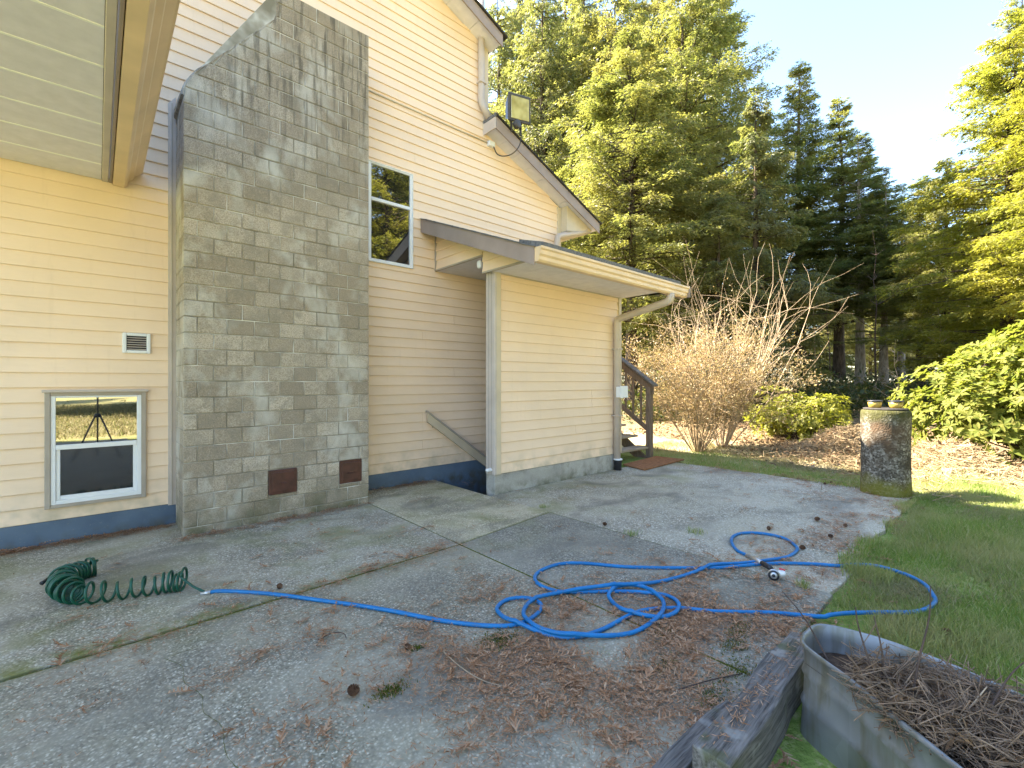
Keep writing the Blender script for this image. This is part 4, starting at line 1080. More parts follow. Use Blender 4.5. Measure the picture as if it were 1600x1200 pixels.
def conifer(seed, H, Rd, z0, nb, nl, style):
    """returns trunk mesh (with limbs) and crown mesh"""
    r = np.random.default_rng(seed)
    u = r.uniform(0, 1, nb)**.85; zb = z0+(H*.985-z0)*u
    az = r.uniform(0, 2*math.pi, nb)
    pw = {'cedar': .75, 'hemlock': .62, 'fir': .9}[style]
    L = Rd*np.maximum(1-u, .015)**pw*r.uniform(.62, 1.12, nb)
    if style != 'fir': L *= np.clip(.55+1.3*u, .55, 1) if style == 'hemlock' else 1
    L = np.maximum(L, .30*np.minimum(1, (H-zb)/.8)+.06)
    rise, droop = {'cedar': (.18, .085), 'hemlock': (.12, .06), 'fir': (.22, .035)}[style]
    rise = rise+r.uniform(-.12, .12, nb); dr = droop*r.uniform(.6, 1.5, nb)*3.0/np.maximum(Rd, 1)
    dirx = np.stack([np.cos(az), np.sin(az), 0*az], 1); per = np.stack([-np.sin(az), np.cos(az), 0*az], 1)
    def bp(i, s):
        d = s*L[i]; return np.stack([0*d, 0*d, zb[i]], 1)+dirx[i]*d[:, None]+np.stack([0*d, 0*d, rise[i]*d-dr[i]*d*d], 1)
    # limbs
    idx = np.repeat(np.arange(nb), 4); sg = np.tile(np.arange(4), nb)/4
    rr0 = (.012+.011*L)[idx]
    v1, f1 = prisms(bp(idx, sg), bp(idx, sg+.25), rr0*(1-sg*.85), rr0*(1-(sg+.25)*.85))
    # trunk
    nt = 14; zt_ = np.linspace(-.1, H, 18); br = .035+H*.0135; tv = []
    lean = r.uniform(-.012, .012, 2)
    for z in zt_:
        rad = br*(1-(z/H)**.8*.985)*(1+.35*math.exp(-max(z, 0)*2.0))
        for k in range(nt):
            a = 2*math.pi*k/nt; q = rad*(1+.08*math.sin(5*a+z)); tv.append((q*math.cos(a)+lean[0]*z*math.sin(z*.4), q*math.sin(a)+lean[1]*z, z))
    tf = [(i*nt+k, i*nt+(k+1) % nt, (i+1)*nt+(k+1) % nt, (i+1)*nt+k) for i in range(17) for k in range(nt)]
    trunk = mesh_np('trunk', np.array(tv), np.array(tf), 4); limbs = mesh_np('limbs', v1, f1, 4)
    # foliage: twigs off the limbs, sprays of scale leaves off the twigs
    per_t = {'cedar': 9, 'hemlock': 9, 'fir': 8}[style]; ntw = nl//per_t
    pr = L**1.3+.02; pr /= pr.sum(); i = r.choice(nb, ntw, p=pr)
    s = .10+.92*r.uniform(0, 1, ntw)**.75; side = r.choice([-1., 1.], ntw)
    base = bp(i, s)
    twl = L[i]*.34*(1.08-s*.75)*r.uniform(.5, 1.2, ntw)+.10
    down = {'cedar': .75, 'hemlock': .40, 'fir': .10}[style]
    tdir = unit(dirx[i]*r.uniform(.35, .9, ntw)[:, None]+per[i]*(side*r.uniform(.4, 1, ntw))[:, None]+np.stack([0*s, 0*s, -down*r.uniform(.3, 1.3, ntw)+.05], 1)+r.normal(0, .12, (ntw, 3)))
    keep = sum_sin(base+tdir*twl[:, None]*.5, {'cedar': .9, 'hemlock': 1.0, 'fir': .9}[style], seed+5) > {'cedar': -1.0, 'hemlock': -.9, 'fir': -1.1}[style]
    keep |= base[:, 2] > H*.82
    base, tdir, twl = base[keep], tdir[keep], twl[keep]; m = len(base)
    v2, f2 = prisms(base, base+tdir*(twl*.8)[:, None], np.full(m, .005), np.full(m, .003))
    k = np.repeat(np.arange(m), per_t); q = r.uniform(.05, 1.05, len(k))
    sag = {'cedar': .35, 'hemlock': .2, 'fir': .0}[style]
    pos = base[k]+tdir[k]*(twl[k]*q)[:, None]+np.stack([0*q, 0*q, -sag*q*q*twl[k]], 1)+r.normal(0, .022, (len(k), 3))
    lat = unit(np.cross(tdir[k], r.normal(0, .35, (len(k), 3))+np.array([0, 0, 1.])))*r.choice([-1., 1.], len(k))[:, None]
    ax = unit(tdir[k]*r.uniform(.5, 1.1, len(k))[:, None]+lat*r.uniform(.2, 1., len(k))[:, None]+np.stack([0*q, 0*q, -down*.7*r.uniform(.2, 1.2, len(k))], 1))
    nr = unit(r.normal(0, .55, (len(k), 3))+np.array([0, 0, .8]) + dirx[i[keep]][k]*(.6 if style == 'cedar' else .25))
    ln = {'cedar': .12, 'hemlock': .10, 'fir': .115}[style]*r.uniform(.55, 1.3, len(k)); wd = ln*{'cedar': .26, 'hemlock': .30, 'fir': .26}[style]*r.uniform(.7, 1.3, len(k))
    vv, ff = leaf_quads(pos, ax, nr, ln, wd)
    crown = mesh_np('crown', vv, ff, 4)
    return trunk, limbs, crown
FOL = {}
def kind(key, mat, bk, *a):
    t_, l_, c_ = conifer(*a); t_.materials.append(M[bk]); l_.materials.append(M[bk]); c_.materials.append(M[mat]); t_.polygons.foreach_set('use_smooth', [True]*len(t_.polygons)); FOL[key] = (t_, l_, c_)
kind('cedar_a', 'cedar', 'bark', 11, 17, 4.0, 1.2, 260, 165000, 'cedar')
kind('cedar_b', 'cedar', 'bark', 12, 12.5, 2.5, 2.0, 190, 100000, 'cedar')
kind('hemlock_a', 'hemlock', 'bark', 13, 13, 3.7, 1.8, 270, 190000, 'hemlock')
kind('gold_a', 'gold', 'bark', 14, 13, 3.4, .9, 260, 170000, 'hemlock')
kind('fir_a', 'fir', 'bark', 15, 18, 3.3, 3.8, 280, 150000, 'fir')
kind('fir_b', 'fir', 'bark_pale', 16, 16, 3.0, 5.5, 240, 110000, 'fir')
kind('fir_c', 'fir', 'bark', 17, 20, 3.9, 3.0, 280, 150000, 'fir')
def tree(name, px, d, key, rz, sc, label, group='conifers behind the house', xy=None):
    r = (px-800)/720*d; x, y = (_S*r+_C*d, -_C*r+_S*d) if xy is None else xy
    e_ = empty(name, (x, y, float(ground_z(x, y))-.05), label, 'tree', group)
    e_.rotation_euler = (0, 0, R(rz)); e_.scale = (sc[0], sc[0], sc[1])
    for nm, me in zip(('trunk', 'limbs', 'crown'), FOL[key]):
        o = bpy.data.objects.new(nm, me); COL.objects.link(o); o.parent = e_
        if nm != 'trunk': o['kind'] = 'stuff'
    return e_
T = tree
T('cedar_tree', 848, 29, 'cedar_a', 20, (1.75, 1.6), 'tall drooping cedar just right of the floodlight')
T('cedar_tree', 778, 32, 'cedar_a', 140, (1.8, 1.7), 'cedar half hidden behind the upper house corner')
T('cedar_tree', 912, 31, 'cedar_a', 250, (1.75, 1.8), 'cedar between the floodlight tree and the broad hemlock')
T('cedar_tree', 812, 38, 'cedar_a', 60, (2.3, 2.15), 'far cedar filling the gap above the floodlight')
T('cedar_tree', 882, 40, 'cedar_a', 190, (2.4, 2.35), 'far tall cedar between the two floodlight cedars')
T('hemlock_tree', 985, 17, 'hemlock_a', 75, (1.25, 1.12), 'broad yellow green hemlock over the lower roof eave')
T('hemlock_tree', 1070, 21, 'hemlock_a', 200, (1.35, 1.6), 'tall hemlock behind the broad one, reaching out of the picture')
T('hemlock_tree', 955, 28, 'hemlock_a', 310, (1.7, 2.05), 'tall hemlock rising behind the left side of the broad one')
T('hemlock_tree', 1030, 30, 'hemlock_a', 20, (1.7, 2.2), 'hemlock top filling the gap between the two tall ones')
T('fir_tree', 1120, 33, 'fir_c', 10, (1.75, 1.75), 'dark fir with limbs reaching into the sky gap')
T('fir_tree', 985, 38, 'fir_c', 80, (1.7, 1.8), 'dark fir showing through the hemlocks')
T('cedar_tree', 1183, 17, 'cedar_b', 60, (1.15, .97), 'narrow cedar left of the spire topped fir')
T('cedar_tree', 1120, 15, 'cedar_b', 160, (.9, .62), 'short cedar above the bare shrub')
T('fir_tree', 1248, 32, 'fir_a', 0, (1.6, 1.29), 'fir with thin spire top left of the sky gap')
T('fir_tree', 1312, 28, 'fir_a', 100, (1.35, 1.02), 'second fir from the spire, beside the sky gap')
T('fir_tree', 1345, 26, 'fir_b', 30, (1.2, .94), 'pale trunked fir in the middle of the wood')
T('fir_tree', 1380, 24.5, 'fir_b', 190, (1.0, .78), 'slender fir just right of the pale trunk')
T('fir_tree', 1408, 30, 'fir_b', 250, (1.05, .86), 'small far fir at the lowest point of the treetops')
T('fir_tree', 1438, 23, 'fir_a', 290, (1.0, .63), 'far fir left of the golden hemlock')
T('hemlock_tree', 1478, 20, 'hemlock_a', 30, (.85, .84), 'hemlock standing behind the left side of the golden one')
T('hemlock_tree', 1575, 15.5, 'gold_a', 60, (1.2, 1.06), 'bright golden green hemlock at the right picture edge')
T('fir_tree', 1590, 22, 'fir_c', 120, (1.05, 1.0), 'dark fir rising behind the golden hemlock')
T('hemlock_tree', 1700, 13, 'gold_a', 250, (1.0, 1.0), 'golden hemlock beyond the right picture edge')
T('cedar_tree', 1255, 33, 'cedar_a', 280, (1, .85), 'cedar deep in the wood behind the spire fir')
DEEP = [(905, 30, 'fir_c', 40, 1, 'dark fir glimpsed far behind the cedars near the floodlight'), (1000, 34, 'cedar_a', 90, 1, 'far cedar glimpsed behind the broad hemlock'), (1120, 32, 'cedar_a', 200, .95, 'far cedar behind the short cedar above the bare shrub'), (1190, 38, 'fir_c', 20, .8, 'far dark fir behind the narrow cedar'),
        (1290, 44, 'cedar_a', 10, .8, 'far cedar between the spire fir and the second fir'), (1340, 48, 'hemlock_a', 50, 1.0, 'farthest hemlock behind the pale trunked fir'), (1385, 50, 'cedar_a', 120, .75, 'farthest cedar behind the slender fir'), (1430, 46, 'hemlock_a', 220, 1.0, 'farthest hemlock left of the golden hemlock'),
        (1490, 42, 'cedar_a', 300, .85, 'far cedar behind the left edge of the golden hemlock'), (1540, 36, 'fir_c', 60, .9, 'far fir behind the middle of the golden hemlock'), (1590, 40, 'hemlock_a', 140, 1.3, 'far tall hemlock behind the right picture edge'), (1360, 40, 'hemlock_a', 330, .7, 'low hemlock between the pale trunk and the slender fir'), (1315, 38, 'hemlock_a', 160, .62, 'low hemlock left of the pale trunk'), (1410, 42, 'cedar_a', 20, .55, 'low cedar above the pale sapling')]
for (px, d, key, rz, s_, lb) in DEEP:
    T('conifer_tree', px, d, key, rz, (s_*1.15, s_), lb, 'trees deep in the wood')
for i, (xy, key, rz, s_, lb) in enumerate([((.75, -17), 'cedar_a', 0, (2.2, 1.3), 'huge cedar trunk mirrored in the basement window'), ((10.5, -9.5), 'gold_a', 0, (1.35, 1.25), 'golden hemlock mirrored in the tall window'),
        ((15, -15), 'hemlock_a', 80, (1.2, 1.3), 'hemlock mirrored behind the golden one in the tall window'), ((6.5, -20), 'fir_c', 0, (1, 1), 'fir across the back lawn mirrored in the tall window'), ((20, -12), 'gold_a', 130, (1.1, 1.1), 'golden hemlock right of the back lawn'), ((8.2, -11.5), 'gold_a', 200, (1.3, 1.35), 'second golden hemlock mirrored in the tall window'), ((13.2, -10.5), 'gold_a', 300, (1.3, 1.4), 'third golden hemlock mirrored in the tall window'), ((-6, -24), 'fir_c', 90, (1, 1), 'dark fir at the back of the lawn behind the tripod')]):
    T('conifer_tree', 0, 0, key, rz, s_, lb, 'trees mirrored in the windows', xy)

# bare saplings and thin trunks in the wood
def bare_sapling(name, px, d, h, label, mat, seed, spread=.35, nbr=9, rad=.03):
    r = np.random.default_rng(seed); rr = (px-800)/720*d; x, y = _S*rr+_C*d, -_C*rr+_S*d
    e_ = empty(name, (x, y, float(ground_z(x, y))-.03), label, 'sapling', 'bare saplings at the wood edge')
    P = [np.array([0, 0, 0.])]
    for k in range(7): P.append(P[-1]+np.array([r.normal(0, .03)*h/3, r.normal(0, .03)*h/3, h/7]))
    p0 = []; p1 = []; r0 = []; r1 = []
    for k in range(7): p0.append(P[k]); p1.append(P[k+1]); r0.append(rad*(1-k/8)); r1.append(rad*(1-(k+1)/8))
    for b in range(nbr):
        u = r.uniform(.25, .95); q = P[int(u*7)]; a = r.uniform(0, 6.28); L = h*spread*(1.1-u)*r.uniform(.6, 1.2)
        d_ = np.array([math.cos(a), math.sin(a), r.uniform(.35, .9)]); d_ /= np.linalg.norm(d_)
        for s_ in range(3):
            q2 = q+d_*L/3; p0.append(q); p1.append(q2); r0.append(rad*.45*(1-s_/3.5)); r1.append(rad*.45*(1-(s_+1)/3.5))
            if s_ > 0:
                t_ = d_+r.normal(0, .5, 3); t_ /= np.linalg.norm(t_); p0.append(q2); p1.append(q2+t_*L*.35); r0.append(rad*.2); r1.append(rad*.08)
            d_ = d_+np.array([r.normal(0, .12), r.normal(0, .12), .12]); d_ /= np.linalg.norm(d_); q = q2
    v, f = prisms(*[np.array(a) for a in (p0, p1, r0, r1)])
    o = link('stem', mesh_np('stem', v, f, 4), M[mat]); o.parent = e_
bare_sapling('bare_sapling', 1397, 13.5, 2.6, 'pale bare sapling rising behind the concrete pillar', 'twig_pale', 3, .42, 10, .022)
bare_sapling('bare_sapling', 1275, 20, 6.0, 'thin reddish sapling in front of the dark wood', 'twig_tan', 4, .15, 8, .035)
bare_sapling('bare_sapling', 1365, 21, 8.0, 'dark leaning sapling left of the pale one', 'twig_dark', 5, .2, 12, .06)
bare_sapling('bare_sapling', 1225, 22, 7.0, 'dark thin stem above the yellow rhododendron', 'twig_dark', 6, .18, 10, .05)
bare_sapling('bare_sapling', 1295, 24, 6.0, 'slanting dark stem left of the paired trunks', 'twig_dark', 8, .2, 10, .045)
bare_sapling('bare_sapling', 1470, 17, 4.5, 'thin pale sapling against the golden hemlock', 'twig_pale', 9, .3, 12, .03)

# tan twiggy bush and tall bare shrub
def vase_shrub(name, loc, nstem, Hs, Rs, levels, seed, label, mats, leaf=None, tilt=(0, 0), rad=.02, cat='shrub'):
    r = np.random.default_rng(seed); e_ = empty(name, loc, label, cat)
    p0 = []; p1 = []; r0 = []; r1 = []; tips = []
    def grow(p, d, L, rr, lev):
        ns = 5 if lev == 0 else 4
        for s_ in range(ns):
            q = p+d*L/ns; a = rr*(1-s_/ns*.6); b = rr*(1-(s_+1)/ns*.6)
            p0.append(p); p1.append(q); r0.append(a); r1.append(b); p = q
            d = d+r.normal(0, .15, 3)+np.array([0, 0, .03]); d /= np.linalg.norm(d)
            if lev < len(levels) and (lev > 0 or s_ > 0):
                for k in range(levels[lev]):
                    e2 = d*r.uniform(.6, 1.1)+r.normal(0, .55, 3); e2 /= np.linalg.norm(e2)
                    if e2[2] < -.4: e2[2] *= -.3
                    grow(p, e2, L*r.uniform(.28, .5), b*.6, lev+1)
            if lev >= len(levels): tips.append((p, d))
    for k in range(nstem):
        a = r.uniform(0, 6.28); t_ = r.uniform(.05, 1)**.6
        d = np.array([math.cos(a)*t_*Rs/Hs+tilt[0], math.sin(a)*t_*Rs/Hs+tilt[1], 1]); d /= np.linalg.norm(d)
        grow(np.array([math.cos(a)*.12*t_, math.sin(a)*.12*t_, -.03]), d, Hs*r.uniform(.65, 1.05), rad*r.uniform(.5, 1.1), 0)
    v, f = prisms(*[np.array(a) for a in (p0, p1, r0, r1)])
    o = link('branches', mesh_np('branches', v, f, 4), M[mats]); o.parent = e_
    if leaf:
        tp_ = np.array([t_[0] for t_ in tips]); td = np.array([t_[1] for t_ in tips]); k = np.repeat(np.arange(len(tp_)), leaf[1]); m = len(k)
        pos = tp_[k]+r.normal(0, .05, (m, 3)); ax = unit(td[k]+r.normal(0, .7, (m, 3))); nr = unit(r.normal(0, 1, (m, 3)))
        vv, ff = leaf_quads(pos, ax, nr, leaf[2]*r.uniform(.6, 1.4, m), leaf[3]*r.uniform(.6, 1.4, m))
        o = link('foliage', mesh_np('foliage', vv, ff, 4), M[leaf[0]]); o.parent = e_
    return e_
vase_shrub('twiggy_bush', (9.05, 4.42, 0), 38, 2.1, 1.6, (2, 2), 21, 'dense tan twiggy bush beyond the wooden steps', 'twig_tan', ('straw', 3, .05, .016), (0, 0), .017, 'bush')
vase_shrub('bare_shrub', (9.9, 4.3, 0), 30, 3.3, 2.0, (2,), 22, 'tall bare shrub with long pale stems behind the tan bush', 'twig_pale', None, (.02, -.08), .017)

# rhododendrons
def rhodo(name, loc, rx, ry, h, nwh, seed, label, mat, leaf=.13):
    r = np.random.default_rng(seed); e_ = empty(name, loc, label, 'shrub', 'rhododendrons at the lawn edge')
    # uneven dome: several lobes
    lob = [(r.uniform(-.55, .55)*rx, r.uniform(-.55, .55)*ry, r.uniform(.18, .66)*h, r.uniform(.28, .58)) for _ in range(24)]
    pts = []; nrm = []
    while len(pts) < nwh:
        lx, ly, lz, lr = lob[r.integers(len(lob))]
        d = r.normal(size=3); d /= np.linalg.norm(d)
        if d[2] < -.5: continue
        sh = r.uniform(.55, 1.0)**.5
        p = np.array([lx+d[0]*lr*rx*sh, ly+d[1]*lr*ry*sh, lz+d[2]*lr*h*.72*sh])
        if p[2] < .05: continue
        pts.append(p); nrm.append(d)
    P = np.array(pts); D = unit(np.array(nrm)+np.array([0, 0, .55])+r.normal(0, .25, (nwh, 3)))
    nl = 9; k = np.repeat(np.arange(nwh), nl); a = np.tile(np.arange(nl)*2.4, nwh)+r.uniform(0, 6.28, nwh)[k]
    ref = unit(np.cross(D, np.array([[.3, .2, .9]]))); re2 = np.cross(D, ref)
    out = ref[k]*np.cos(a)[:, None]+re2[k]*np.sin(a)[:, None]
    ax = unit(out+D[k]*r.uniform(-.15, .75, len(k))[:, None]); nr = unit(D[k]-ax*(D[k]*ax).sum(1)[:, None]+r.normal(0, .15, (len(k), 3)))
    ln = leaf*r.uniform(.7, 1.25, len(k)); wd = ln*.34
    sd_ = unit(np.cross(nr, ax)); L = ln[:, None]; Wd = wd[:, None]; p = P[k]
    dp = nr*L*-.10
    v = np.stack([p, p+ax*L*.3+sd_*Wd*.42+nr*Wd*.12, p+ax*L*.65+sd_*Wd*.5+nr*Wd*.10, p+ax*L+dp, p+ax*L*.65-sd_*Wd*.5+nr*Wd*.10, p+ax*L*.3-sd_*Wd*.42+nr*Wd*.12, p+ax*L*.3, p+ax*L*.65+dp*.3], 1).reshape(-1, 3)
    o_ = (np.arange(len(k))*8)[:, None]
    f = np.concatenate([o_+np.array([[0, 1, 6, 6]])[:, :4]*1, ], 0)
    q = np.concatenate([o_+np.array([[1, 2, 7, 6]]), o_+np.array([[6, 7, 4, 5]])], 0)
    t3 = np.concatenate([o_+np.array([[0, 1, 6]]), o_+np.array([[0, 6, 5]]), o_+np.array([[2, 3, 7]]), o_+np.array([[7, 3, 4]])], 0)
    allf = np.concatenate([np.stack([q[:, 0], q[:, 1], q[:, 2]], 1), np.stack([q[:, 0], q[:, 2], q[:, 3]], 1), t3], 0)
    o = link('foliage', mesh_np('foliage', v, allf, 3), M[mat]); o.parent = e_
    base = np.stack([r.normal(0, .12*rx, 60), r.normal(0, .12*ry, 60), np.zeros(60)], 1); sel = r.choice(nwh, 60)
    mid = base*.5+P[sel]*.5+r.normal(0, .05, (60, 3))
    v1, f1 = prisms(np.concatenate([base, mid]), np.concatenate([mid, P[sel]]), np.concatenate([np.full(60, .02), np.full(60, .013)]), np.concatenate([np.full(60, .013), np.full(60, .005)]))
    o = link('branches', mesh_np('branches', v1, f1, 4), M['bark']); o.parent = e_
rhodo('rhododendron', (11.3, -.62, 0), 1.75, 2.1, 2.7, 5200, 35, 'large glossy rhododendron at the right picture edge', 'rhodo', .115)
rhodo('rhododendron', (11.5, 3.25, 0), 1.0, 1.15, 1.35, 760, 32, 'small yellowish rhododendron left of the concrete pillar', 'rhodo_y', .11)
rhodo('rhododendron', (12.6, 4.1, 0), .6, .6, .8, 160, 33, 'low yellowish rhododendron behind the tan bush', 'rhodo_y', .12)

# undergrowth at the foot of the wood: one mass
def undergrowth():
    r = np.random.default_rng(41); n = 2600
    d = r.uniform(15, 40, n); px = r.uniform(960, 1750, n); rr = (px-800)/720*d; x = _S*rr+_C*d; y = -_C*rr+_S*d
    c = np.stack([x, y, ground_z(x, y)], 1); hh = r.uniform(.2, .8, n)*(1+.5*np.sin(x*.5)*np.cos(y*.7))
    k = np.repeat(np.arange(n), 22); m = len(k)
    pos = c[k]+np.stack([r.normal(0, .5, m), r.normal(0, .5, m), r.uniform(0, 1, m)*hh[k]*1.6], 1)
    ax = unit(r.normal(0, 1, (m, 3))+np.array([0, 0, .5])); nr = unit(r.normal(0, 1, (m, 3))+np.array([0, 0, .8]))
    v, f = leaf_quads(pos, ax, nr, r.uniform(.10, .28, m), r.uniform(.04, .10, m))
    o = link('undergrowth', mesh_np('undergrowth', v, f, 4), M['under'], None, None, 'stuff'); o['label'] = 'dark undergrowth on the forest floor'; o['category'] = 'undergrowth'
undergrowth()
def brush():
    """dead twigs, bracken and leaves over the mounds and the wood edge"""
    r = np.random.default_rng(42); n = 9000
    x = np.concatenate([r.normal(10.6, .8, n//3), r.normal(10.0, .9, n//3), r.uniform(10.5, 17, n-2*(n//3))]); y = np.concatenate([r.normal(2.3, .5, n//3), r.normal(.8, .5, n//3), r.uniform(-2.5, 6.5, n-2*(n//3))])
    p = np.stack([x, y, ground_z(x, y)+r.uniform(0, .10, n)*np.where(x > 12.5, 3.5, 1)], 1); d = unit(r.normal(0, 1, (n, 3))*np.array([1, 1, .35])); L = r.uniform(.08, .42, n)
    v, f = prisms(p-d*L[:, None]*.5, p+d*L[:, None]*.5, np.full(n, .005), np.full(n, .003))
    o = link('dead_brush', mesh_np('dead_brush', v, f, 4), M['twig_tan'], None, None, 'stuff'); tag(o, 'dead twigs heaped along the wood edge', 'brush')
    n = 16000
    x = np.concatenate([r.normal(10.7, .8, n//2), r.uniform(10.3, 17, n//2)]); y = np.concatenate([r.normal(1.7, 1.0, n//2), r.uniform(-2.5, 7.5, n//2)])
    p = np.stack([x, y, ground_z(x, y)+r.uniform(.0, .09, n)*np.where(x > 12.5, 3, 1)], 1)
    v, f = leaf_quads(p, unit(r.normal(0, 1, (n, 3))*np.array([1, 1, .4])), unit(r.normal(0, .7, (n, 3))+np.array([0, 0, 1.])), r.uniform(.04, .12, n), r.uniform(.02, .05, n))
    o = link('leaf_litter', mesh_np('leaf_litter', v, f, 4), M['litter_dark'], None, None, 'stuff'); tag(o, 'brown leaf litter over the brush mounds', 'litter')
brush()

# grass
def blades(name, x, y, h, w, mat, seed, label, lean=.5):
    r = np.random.default_rng(seed); n = len(x); z = np.where((y > .84) & (x < 7.5) & (x > 2.3), np.maximum(ground_z(x, y), .003), ground_z(x, y))
    a = r.uniform(0, 6.28, n); p = np.stack([x, y, z-.005], 1); s_ = np.stack([np.cos(a), np.sin(a), 0*a], 1)*w[:, None]*.5
    ld = r.uniform(0, 6.28, n); le = lean*r.uniform(.1, 1.3, n)*h; d = np.stack([np.cos(ld)*le, np.sin(ld)*le, h], 1); d2 = np.stack([np.cos(ld)*le*2.3, np.sin(ld)*le*2.3, h*1.65], 1)
    v = np.stack([p-s_, p+s_, p+d+s_*.75, p+d-s_*.75, p+d2], 1).reshape(-1, 3); o_ = (np.arange(n)*5)[:, None]
    f = np.concatenate([o_+np.array([[0, 1, 2]]), o_+np.array([[0, 2, 3]]), o_+np.array([[3, 2, 4]])], 0)
    o = link(name, mesh_np(name, v, f, 3), M[mat], None, None, 'stuff'); tag(o, label, 'grass')
def edge_y(x): return .84+.06*np.sin(x*3.1)+.05*np.sin(x*7.7+1)
def make_grass():
    r = np.random.default_rng(51); n = 150000
    x = 2.35+(8.6-2.35)*r.uniform(0, 1, n)**1.15; y = r.uniform(-1.3, 1.1, n)
    clump = .5*np.sin(x*5.3+y*3)+.5*np.sin(y*7.1-x*2.2)+r.normal(0, .45, n)
    ok = (y < edge_y(x)+.03+.07*clump) & ((x > 3.45+.12*clump) | (y < .60)) & (clump > -1.1)
    intank = ((x-2.03)/.42)**2+((y-.12)/.5)**2 < 1.0
    pilr = (x-7.36)**2+(y-1.165)**2 < .28**2
    ok &= ~intank & ~pilr
    x, y = x[ok], y[ok]; m = len(x); tall = np.clip(1+.7*np.sin(x*2.3+1)*np.sin(y*3.7), .45, 1.8)
    blades('lawn_grass', x, y, r.uniform(.018, .048, m)*tall, r.uniform(.0025, .005, m), 'grass', 52, 'short green lawn grass beside the patio', .55)
    n = 52000; x = 2.4+(8.4-2.4)*r.uniform(0, 1, n)**1.15; y = r.uniform(-1.2, .82, n)
    pt = np.sin(x*2.9+y*4.1+.5)+np.sin(y*6.3-x*3.7)+.6*np.sin(x*9+y*8)+r.normal(0, .5, n)
    ok = (pt > .25) & ~(((x-2.03)/.42)**2+((y-.12)/.5)**2 < 1.0) & ((x > 3.5) | (y < .58)) & ((x-7.36)**2+(y-1.165)**2 > .28**2)
    x, y = x[ok], y[ok]; m = len(x)
    blades('dry_grass', x, y, r.uniform(.012, .035, m), r.uniform(.002, .005, m), 'grass_dry', 58, 'straw coloured blades mixed into the green lawn', 1.3)
    n = 70000; x = r.uniform(7.35, 10.2, n); y = r.uniform(-1.6, 5.6, n)
    clump = .5*np.sin(x*4.3+y*2)+.5*np.sin(y*5.1-x*2.2)+r.normal(0, .5, n)
    ok = (x > 7.42+.10*clump+.10*np.sin(y*3)) & (clump > -.4-(9.6-x)*.5) & ((x-7.36)**2+(y-1.165)**2 > .28**2) & ~((x < 7.8) & (y > 3.9))
    x, y = x[ok], y[ok]; m = len(x)
    nearp = x < 8.7+.4*np.sin(y*2)
    blades('lawn_grass', x[nearp], y[nearp], r.uniform(.014, .04, nearp.sum()), r.uniform(.003, .006, nearp.sum()), 'grass', 53, 'green grass strip along the far patio edge', .5)
    fr = ~nearp
    blades('dry_grass', x[fr], y[fr], r.uniform(.015, .05, fr.sum()), r.uniform(.003, .007, fr.sum()), 'grass_dry', 54, 'straw coloured dry grass in the sun', .9)
    # straw clump in the hose bend
    n = 1500; cx, cy = plan(1415, 930); x = r.normal(cx, .16, n); y = r.normal(cy, .07, n)
    blades('dry_grass', x, y, r.uniform(.01, .03, n), r.uniform(.003, .006, n), 'grass_dry', 55, 'flattened straw tuft inside the hose bend', 2.2)
    # tufts at the patio border and in cracks
    for i, (px, py, nn, sp, hh, lb) in enumerate([(1360, 900, 900, .07, .06, 'thick green tuft where the hose leaves the patio'), (985, 836, 60, .03, .02, 'tiny grass tuft in the slab joint'), (1255, 918, 60, .02, .03, 'tiny grass sprig by the nozzle'), (848, 793, 50, .025, .015, 'tiny weed at the slab corner'), (1085, 832, 120, .05, .012, 'small weeds growing on the slab'), (925, 1025, 160, .05, .018, 'small green tuft among fallen fronds')]):
        cx, cy = plan(px, py); x = r.normal(cx, sp, nn); y = r.normal(cy, sp, nn)
        blades('grass_tuft', x, y, np.full(nn, hh)*r.uniform(.4, 1.1, nn)+.015, r.uniform(.002, .0045, nn), 'grass', 60+i, lb, .5)
    n = 90000; x = r.uniform(-6, 22, n); y = r.uniform(-26, -4.5, n)
    blades('back_lawn_grass', x, y, r.uniform(.03, .09, n), r.uniform(.02, .04, n), 'grass_dry', 70, 'sunlit lawn behind the tripod, mirrored in the window', .5)
make_grass()

# ------------------------------------------------------------------ litter on the patio
def frond(r):
    """flat scaly spray: stem with alternating short branchlets; returns (v,f) in xy"""
    L = r.uniform(.05, .13); nb = int(r.integers(6, 10)); v = []; f = []
    cur = r.uniform(-.6, .6); pts = []
    for k in range(nb+1):
        t_ = k/nb; pts.append((L*t_, cur*L*t_*t_))
    def seg(a, b, wa, wb, za=.0, zb=.0):
        d = np.array(b)-np.array(a); nn = np.array([-d[1], d[0]])/max(np.linalg.norm(d), 1e-6); i = len(v)
        v.extend([(*(np.array(a)+nn*wa), za), (*(np.array(a)-nn*wa), za), (*(np.array(b)-nn*wb), zb), (*(np.array(b)+nn*wb), zb)]); f.append((i, i+1, i+2, i+3))
    for k in range(nb):
        seg(pts[k], pts[k+1], .0022*(1.3-k/nb), .0018*(1.2-k/nb), .003, .003)
        if k > 0:
            for sd_ in (-1, 1):
                ll = L*.30*(1.15-k/nb)*r.uniform(.5, 1.2); an = sd_*r.uniform(.45, .85)
                p = pts[k]; q = (p[0]+ll*math.cos(an), p[1]+ll*math.sin(an)); seg(p, q, .0035, .0015, .003, r.uniform(.0, .012))
    return np.array(v), np.array(f)
